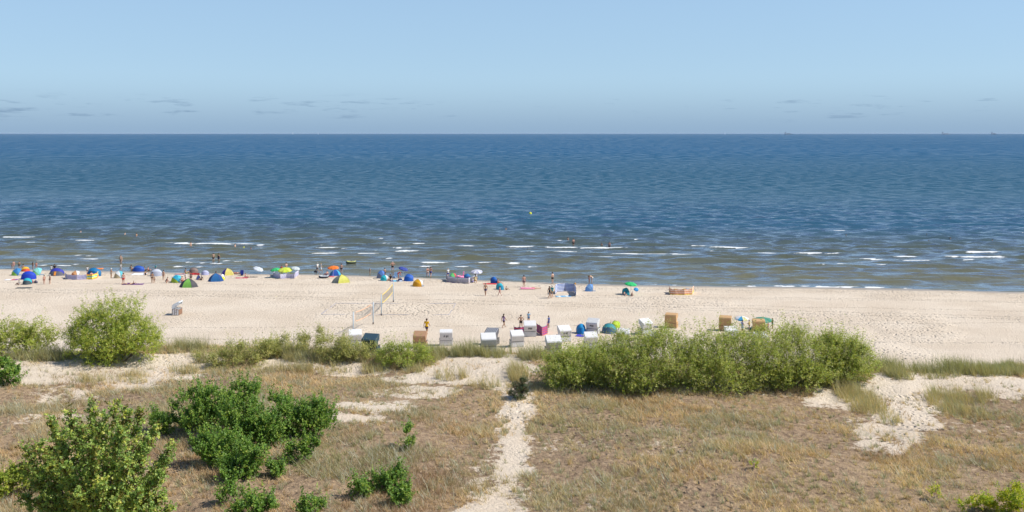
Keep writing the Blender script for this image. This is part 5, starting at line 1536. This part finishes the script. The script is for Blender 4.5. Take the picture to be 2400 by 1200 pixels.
person('dark haired person sitting at the heap of towels', 914, 658, 643, 'sit', 140, TANNED, (('shirt', BLK),), hairkind='long_hair')
person('person in white shorts, left of two walking along the waterline', 1002, 648, 626, K, 30, RED, (('briefs', WHT),))
person('man in blue shorts, right of two walking along the waterline', 1009.5, 649, 625, K, -20, RED, (('shorts', (.03, .06, .30)),))
person('woman in a white top and blue skirt at the water by the patterned windbreak', 1050, 650, 629, S, 30, LIGHT, (('shirt', WHT), ('shorts', (.03, .05, .35))), BLOND)
person('dark haired person behind the right end of the patterned windbreak', 1114, 663, 643, 'crouch', 0, TANNED, (('shirt', (.5, .4, .2)),))
person('person sitting right of the blue tent with the red mat', 1168, 665, 653, 'sit', -80, RED, (('swimsuit', REDC),))
person('man in dark shorts walking on the sand left of the child', 1138, 693, 664, K, 170, TANNED, (('shorts', (.06, .06, .13)),))
person('child walking in front of the turquoise tent', 1171.5, 694, 671, K, 70, RED, (('briefs', PINK),))
person('person sitting right behind the turquoise tent', 1187, 680, 671, 'sit', -85, TANNED, (('shorts', BLK),))
person('man in striped trunks walking by the pink airbed', 1228, 673, 645, S, 10, RED, (('shorts', (.22, .14, .16)),))
person('person lying beside the pink airbed', 1252, 678, 671, 'lie', -80, LIGHT, (('swimsuit', (.5, .06, .10)),))
person('man in black shorts standing at the waterline', 1295, 665, 638, S, 40, LIGHT, (('shorts', BLK),))
person('woman in a black swimsuit striding left of the striped windbreak', 1288, 700, 671, K, -60, TANNED, (('swimsuit', BLK),), hairkind='long_hair')
person('person in a teal top walking beside the woman in black', 1294, 698, 669, K, -40, LIGHT, (('shirt', TEAL), ('shorts', (.4, .3, .15))), GREYH)
person('adult bending down to a child at the waterline', 1387, 664, 645, 'bend', 90, LIGHT, (('briefs', WHT),), scale=.95)
person('child in front of the bending adult at the waterline', 1381, 664, 646, S, -60, RED, (('swimsuit', PURP),))
person('person kneeling at the small blue parasol beside the teal tent', 1480, 695, 684, 'crouch', -60, RED, (('shorts', BLK),))
person('child sitting in front of the teal tent', 1464, 693, 681, 'sit', -140, LIGHT, (('shorts', BLUE),), scale=.6)
person('man in a yellow shirt and dark shorts walking by the chairs', 1000, 786, 747, K, -20, TANNED, (('shirt', (.82, .46, .01)), ('shorts', (.06, .06, .14))))
person('woman in a lilac top and brown shorts watching', 1180.5, 769, 736, K, -50, TANNED, (('shirt', (.45, .32, .48)), ('shorts', (.07, .03, .03))), hairkind='long_hair')
person('broad bare backed man in dark shorts behind the striped screen', 1221, 770, 738, A_, 0, TANNED, (('shorts', BLK),))
person('boy in a light blue shirt and blue shorts behind chair P50', 1239, 757, 731, HO, 170, TANNED, (('shirt', (.25, .48, .68)), ('shorts', (.08, .18, .42))))
person('child in dark blue right of the striped screens', 1286, 769, 740, S, 60, TANNED, (('shirt', (.06, .10, .30)), ('shorts', (.08, .09, .28))))
person('woman in a blue and white dress under the blue and white parasol', 1740, 781, 751, HO, -70, TANNED, (('dress', (.22, .32, .58)),), (.03, .04, .10), hairkind='hat')
person('person in a yellow top by the blue and white parasol', 1756, 775, 750, HO, 80, TANNED, (('shirt', (.68, .52, .12)), ('shorts', (.04, .12, .08))))
person('child standing right of the rightmost tan chair', 1800, 775, 755, S, 30, RED, (('briefs', NAVY),))
person('person in a dark top and teal shorts right of the green striped parasol', 1810.5, 771, 746, HO, 110, TANNED, (('shirt', (.05, .06, .09)), ('shorts', TEAL)))
# bathers
person('man in black shorts, left of two wading together', 500, 611, 593, S, 10, LIGHT, (('shorts', BLK),), depth=.30)
person('person in a dark suit, right of two wading together', 512.5, 612, 594, S, -10, TANNED, (('swimsuit', BLK), ('shorts', NAVY)), depth=.25)
for px, py, dp, lab in ((189, 545, 1.30, 'head and shoulders of a swimmer farthest left in the sea'), (293, 553, 1.0, 'swimmer splashing, left of a pair'), (320, 553, 1.10, 'swimmer, right of a pair near the left foam'),
                        (447, 577, .9, 'bather standing in the long foam line on the left'), (551, 580, 1.0, 'bather beside the yellow swim ring'), (588, 584, 1.35, 'swimmer right of the yellow swim ring'),
                        (283, 614, .55, 'bather in the shallows above the small white tent'), (1186, 538, 1.30, 'swimmer alone in the middle of the sea'), (1331, 563, 1.05, 'bather, left of two beyond the long foam'),
                        (1410, 578, 1.0, 'smaller bather, left of two in the foam line'), (1983, 553, 1.35, 'swimmer under a small whitecap on the right'), (2172, 552, 1.35, 'swimmer far right, upper of two above each other'),
                        (2177, 567, 1.35, 'swimmer far right, lower of two above each other'), (2227, 560, 1.35, 'swimmer between others on the far right'), (2326, 566, 1.3, 'rightmost swimmer of all, far out')):
    person(lab, px, py, 0, S, (px * 7) % 360, LIGHT if px % 2 else TANNED, (('briefs', BLK),), depth=dp, scale=1.0, group='bathers in the sea')
person('man standing knee deep, right of two beyond the long foam', 1344, 573, 0, S, 20, RED, (('shorts', BLK),), depth=.55, scale=1.0, group='bathers in the sea')
person('man standing in the foam line, right of two', 1428, 580, 0, S, -20, RED, (('shorts', (.15, .10, .12)),), depth=.60, scale=1.0, group='bathers in the sea')

# ---- towels, airbeds, bags and other small things
towel('purple mat under two sunbathers on open sand', 312, 667, 3.0, .9, fab((.16, .05, .22)), 4, 2)
towel('red towel right of the purple and yellow tent', 566, 652, 1.9, .8, fab((.55, .04, .09)), 3, 3)
towel('red mat under the blue tent', 1148, 666, 1.9, 1.0, fab((.62, .06, .05)), 0, 4)
towel('white and purple cloth left of the royal blue tent', 27, 656, 1.9, 1.0, stripes([(.76, .74, .76), (.76, .74, .76), (.55, .1, .12), (.22, .08, .30)], 1, 0, -1, 1), 6, 6)
towel('light blue towels inside the blue striped windbreak', 1320, 695, 2.0, .9, stripes([(.25, .50, .68), (.62, .74, .80), (.12, .36, .62)], 2, 0, -1, 1), 8, 7)
towel('dark blue and white towel at the heap left of the bright blue tent', 929, 659, 1.8, 1.3, stripes([(.04, .07, .22), (.05, .40, .60), (.03, .05, .12), (.55, .62, .72)], 1, 0, -.9, .9), 12, 8)
towel('blue and red striped towel left of the flat brown tent', 422, 643, 1.6, 1.1, stripes([(.06, .10, .30), (.55, .08, .06), (.60, .45, .35)], 1, 1, -.55, .55), 0, 9)
towel('violet blue towel in front of the blue tent in the front row', 1366, 788, 1.5, 1.0, fab((.07, .06, .50)), -18, 10)
towel('red towel left of the yellow and grey peaked tent', 774, 649, 1.2, .8, fab((.60, .08, .10)), 5, 11)
towel('dark towel right of the person leaning on the red towel', 591, 650, 1.6, .7, fab((.09, .07, .06)), 2, 12)
airbed('orange airbed lying at the waterline behind the blue dome tent', 228, 630, 1.9, .75, (.82, .24, .04), 4)
airbed('pink airbed on the sand by the man in striped trunks', 1236, 678, 2.0, .8, (.85, .30, .45), 4)
airbed('yellow swim float beside a bather on the left', 577, 582, 1.2, .7, (.75, .75, .08), 10, True)
bag('yellow bag right of the blue square tent', 520, 657, (.68, .70, .03), .75, 1)
bag('white bag behind the yellow bag', 521, 649, (.78, .77, .76), .6, 2)
bag('dark red bag right of the turquoise tent on the left', 75, 664, (.25, .05, .08), .6, 3)
bag('dark grey bag right of the dark red one', 84, 664, (.12, .11, .15), .6, 4)
bag('black bag carried low by the strolling couple', 740, 637, (.03, .03, .04), .5, 5)
bag('yellow toy bag right of the tent with the orange mark', 149, 645, (.62, .50, .12), .5, 6)
bag('dark green bag beside the person in the yellow top', 1761, 777, (.03, .12, .09), .6, 7)
bag('small round orange bag on the wet sand', 1348, 666, (.80, .36, .05), .3, 8)
bag('blue and white bag at the heap of towels', 924, 652, (.35, .50, .70), .6, 9)
bag('dark bag at the heap of towels', 938, 658, (.05, .06, .14), .55, 10)
def folding_chair(label, px, py, c, rot):
    p = onland(px, py)
    o = thing('folding_chair', label, 'folding chair', p, rot)
    v, f = box(0, 0, .28, .52, .46, .03, .01); obj('seat', mesh('seat', v, f), fab(c), o)
    v, f = prism([(-.22, .28), (-.20, .28), (-.36, .92), (-.38, .92)], -.26, .26); obj('backrest', mesh('backrest', v, f), fab(c), o)
    for x_ in (-.27, .27):
        v, f = tube([(x_, -.26, 0), (x_, .22, .42)], .013, 6); obj('leg', mesh('leg', v, f), fab((.5, .5, .52), .4), o)
        v, f = tube([(x_, .24, 0), (x_, -.22, .29), (x_, -.39, .95)], .013, 6); obj('leg', mesh('leg', v, f), fab((.5, .5, .52), .4), o)
folding_chair('blue folding chair right of the purple and yellow tent', 567.5, 646, (.03, .06, .40), 10)
folding_chair('blue and white folding chair at the heap of towels', 926, 652, (.20, .38, .66), 30)
def ring_boat(label, px, py, l, w, c1, c2, water=True):
    p = seapt(px, py) if water else onland(px, py)
    o = thing('inflatable_boat', label, 'inflatable boat', p, 4)
    n = 28
    pts = [Vector((math.cos(2 * math.pi * k / n) * l / 2, math.sin(2 * math.pi * k / n) * w / 2, .16 + .10 * abs(math.cos(2 * math.pi * k / n)) ** 3)) for k in range(n + 1)]
    v, f = tube(pts, .15, 10, False); obj('tube', mesh('tube', v, f, True), fab(c1, .35), o)
    v, f = tube([q * .985 + Vector((0, 0, .10)) for q in pts], .085, 8, False); obj('upper_band', mesh('upper_band', v, f, True), fab(c2, .35), o)
    V = [Vector((math.cos(2 * math.pi * k / 20) * l * .46, math.sin(2 * math.pi * k / 20) * w * .46, z)) for z in (.05, .10) for k in range(20)]
    FA = [tuple(range(19, -1, -1)), tuple(range(20, 40))] + [(k, (k + 1) % 20, 20 + (k + 1) % 20, 20 + k) for k in range(20)]
    obj('floor', mesh('floor', V, FA), fab(c2, .5), o)
    return o
ring_boat('dark and yellow rubber boat afloat near the shore', 823, 617, 1.55, 1.0, (.06, .08, .05), (.62, .62, .22))
person('person sitting in the rubber boat', 823, 617, 0, 'sit', 60, RED, (('shorts', NAVY),), scale=.75)
ring_boat('black and white rubber boat on the sand left of the peaked yellow tent', 759, 652, 1.35, .95, (.05, .05, .06), (.62, .64, .66), False)
def flamingo():
    p = onland(1078, 661)
    o = thing('pool_float', 'pink inflatable animal float inside the long patterned windbreak', 'pool float', p, 20)
    n = 20
    v, f = tube([Vector((math.cos(2 * math.pi * k / n) * .42, math.sin(2 * math.pi * k / n) * .42, .75)) for k in range(n + 1)], .20, 10, False)
    obj('ring', mesh('ring', v, f, True), fab((.85, .25, .42), .35), o)
    v, f = tube([(.42, 0, .8), (.58, 0, 1.1), (.50, 0, 1.38), (.58, 0, 1.5), (.74, 0, 1.42)], [.12, .09, .08, .09, .03], 10)
    obj('neck', mesh('neck', v, f, True), fab((.85, .25, .42), .35), o)
flamingo()
def buoy():
    p = seapt(1243, 503)
    o = thing('swimming_buoy', 'round yellow buoy afloat alone in the middle of the sea', 'buoy', p)
    v, f = sphere((0, 0, .28), .42, 1, 1, 1, 18); obj('float', mesh('float', v, f, True), fab((.72, .70, .04), .35), o)
    v, f = tube([(0, 0, .60), (0, 0, .85)], .03, 8); obj('lifting_eye', mesh('lifting_eye', v, f, True), fab((.3, .3, .3), .4), o)
buoy()
def ship(label, px, l, kind, c):
    Y = 17000.0
    o = thing('ship', label, 'ship', (Xat(px, Y), Y, SEA - 2), 8, 'ships on the horizon')
    if kind == 'sail':
        v, f = prism([(-1.6, 2), (1.6, 2), (2.2, 5), (-2.2, 5)], -l / 2, l / 2); obj('hull', mesh('hull', v, f), fab((.6, .6, .6)), o)
        v, f = tube([(0, 0, 4), (0, 0, 46)], .8, 6); obj('mast', mesh('mast', v, f), fab((.5, .5, .5)), o)
        V = [(1, -.3, 8), (l * .45, -.3, 8), (1, -.3, 44), (1, .3, 8), (l * .45, .3, 8), (1, .3, 44)]
        obj('sail', mesh('sail', V, [(0, 1, 2), (5, 4, 3), (0, 3, 4, 1), (1, 4, 5, 2), (2, 5, 3, 0)]), fab((.85, .85, .85)), o)
    else:
        v, f = prism([(-9, 0), (9, 0), (11, 14), (-11, 14)], -l / 2, l / 2, 1.0); obj('hull', mesh('hull', v, f), fab(c), o)
        v, f = box(-l * .33, 0, 26, l * .16, 16, 26, 1.0); obj('bridge', mesh('bridge', v, f), fab((.45, .5, .55)), o)
        v, f = box(l * .10, 0, 18, l * .45, 14, 9, 1.0); obj('deckhouse', mesh('deckhouse', v, f), fab(c), o)
        v, f = tube([(-l * .36, 0, 38), (-l * .36, 0, 52)], 2.5, 8); obj('funnel', mesh('funnel', v, f), fab((.25, .28, .32)), o)
ship('tiny white sail on the horizon, leftmost', 686, 26, 'sail', WHT)
ship('tiny white sail on the horizon, second from the left', 745, 26, 'sail', WHT)
ship('tiny pale sail on the horizon right of the middle', 1699, 22, 'sail', WHT)
ship('grey ship on the horizon, left of three ships', 1847, 130, 'cargo', (.22, .27, .32))
ship('faint grey ship on the horizon, middle of three ships', 2216, 150, 'cargo', (.34, .38, .42))
ship('small dark ship on the horizon at the far right', 2329, 90, 'cargo', (.16, .2, .25))

# ---------------------------------------------------------------- sea air
v, f = box(0, 0, 10.5, 150000, 150000, 33.0)
hz = bpy.data.objects.new('haze', mesh('haze', v, f))
COL.objects.link(hz)
hz['kind'] = 'stuff'; hz['label'] = 'thin blue summer haze over sea and beach'; hz['category'] = 'haze'
hm = bpy.data.materials.new('haze'); hm.use_nodes = True
hm.node_tree.nodes.clear()
ho = hm.node_tree.nodes.new('ShaderNodeOutputMaterial')
hv = hm.node_tree.nodes.new('ShaderNodeVolumePrincipled')
hv.inputs['Color'].default_value = (.72, .86, 1.0, 1)
hv.inputs['Density'].default_value = 1.1e-5
hv.inputs['Anisotropy'].default_value = 0.0
hm.node_tree.links.new(hv.outputs[0], ho.inputs['Volume'])
hz.data.materials.append(hm)
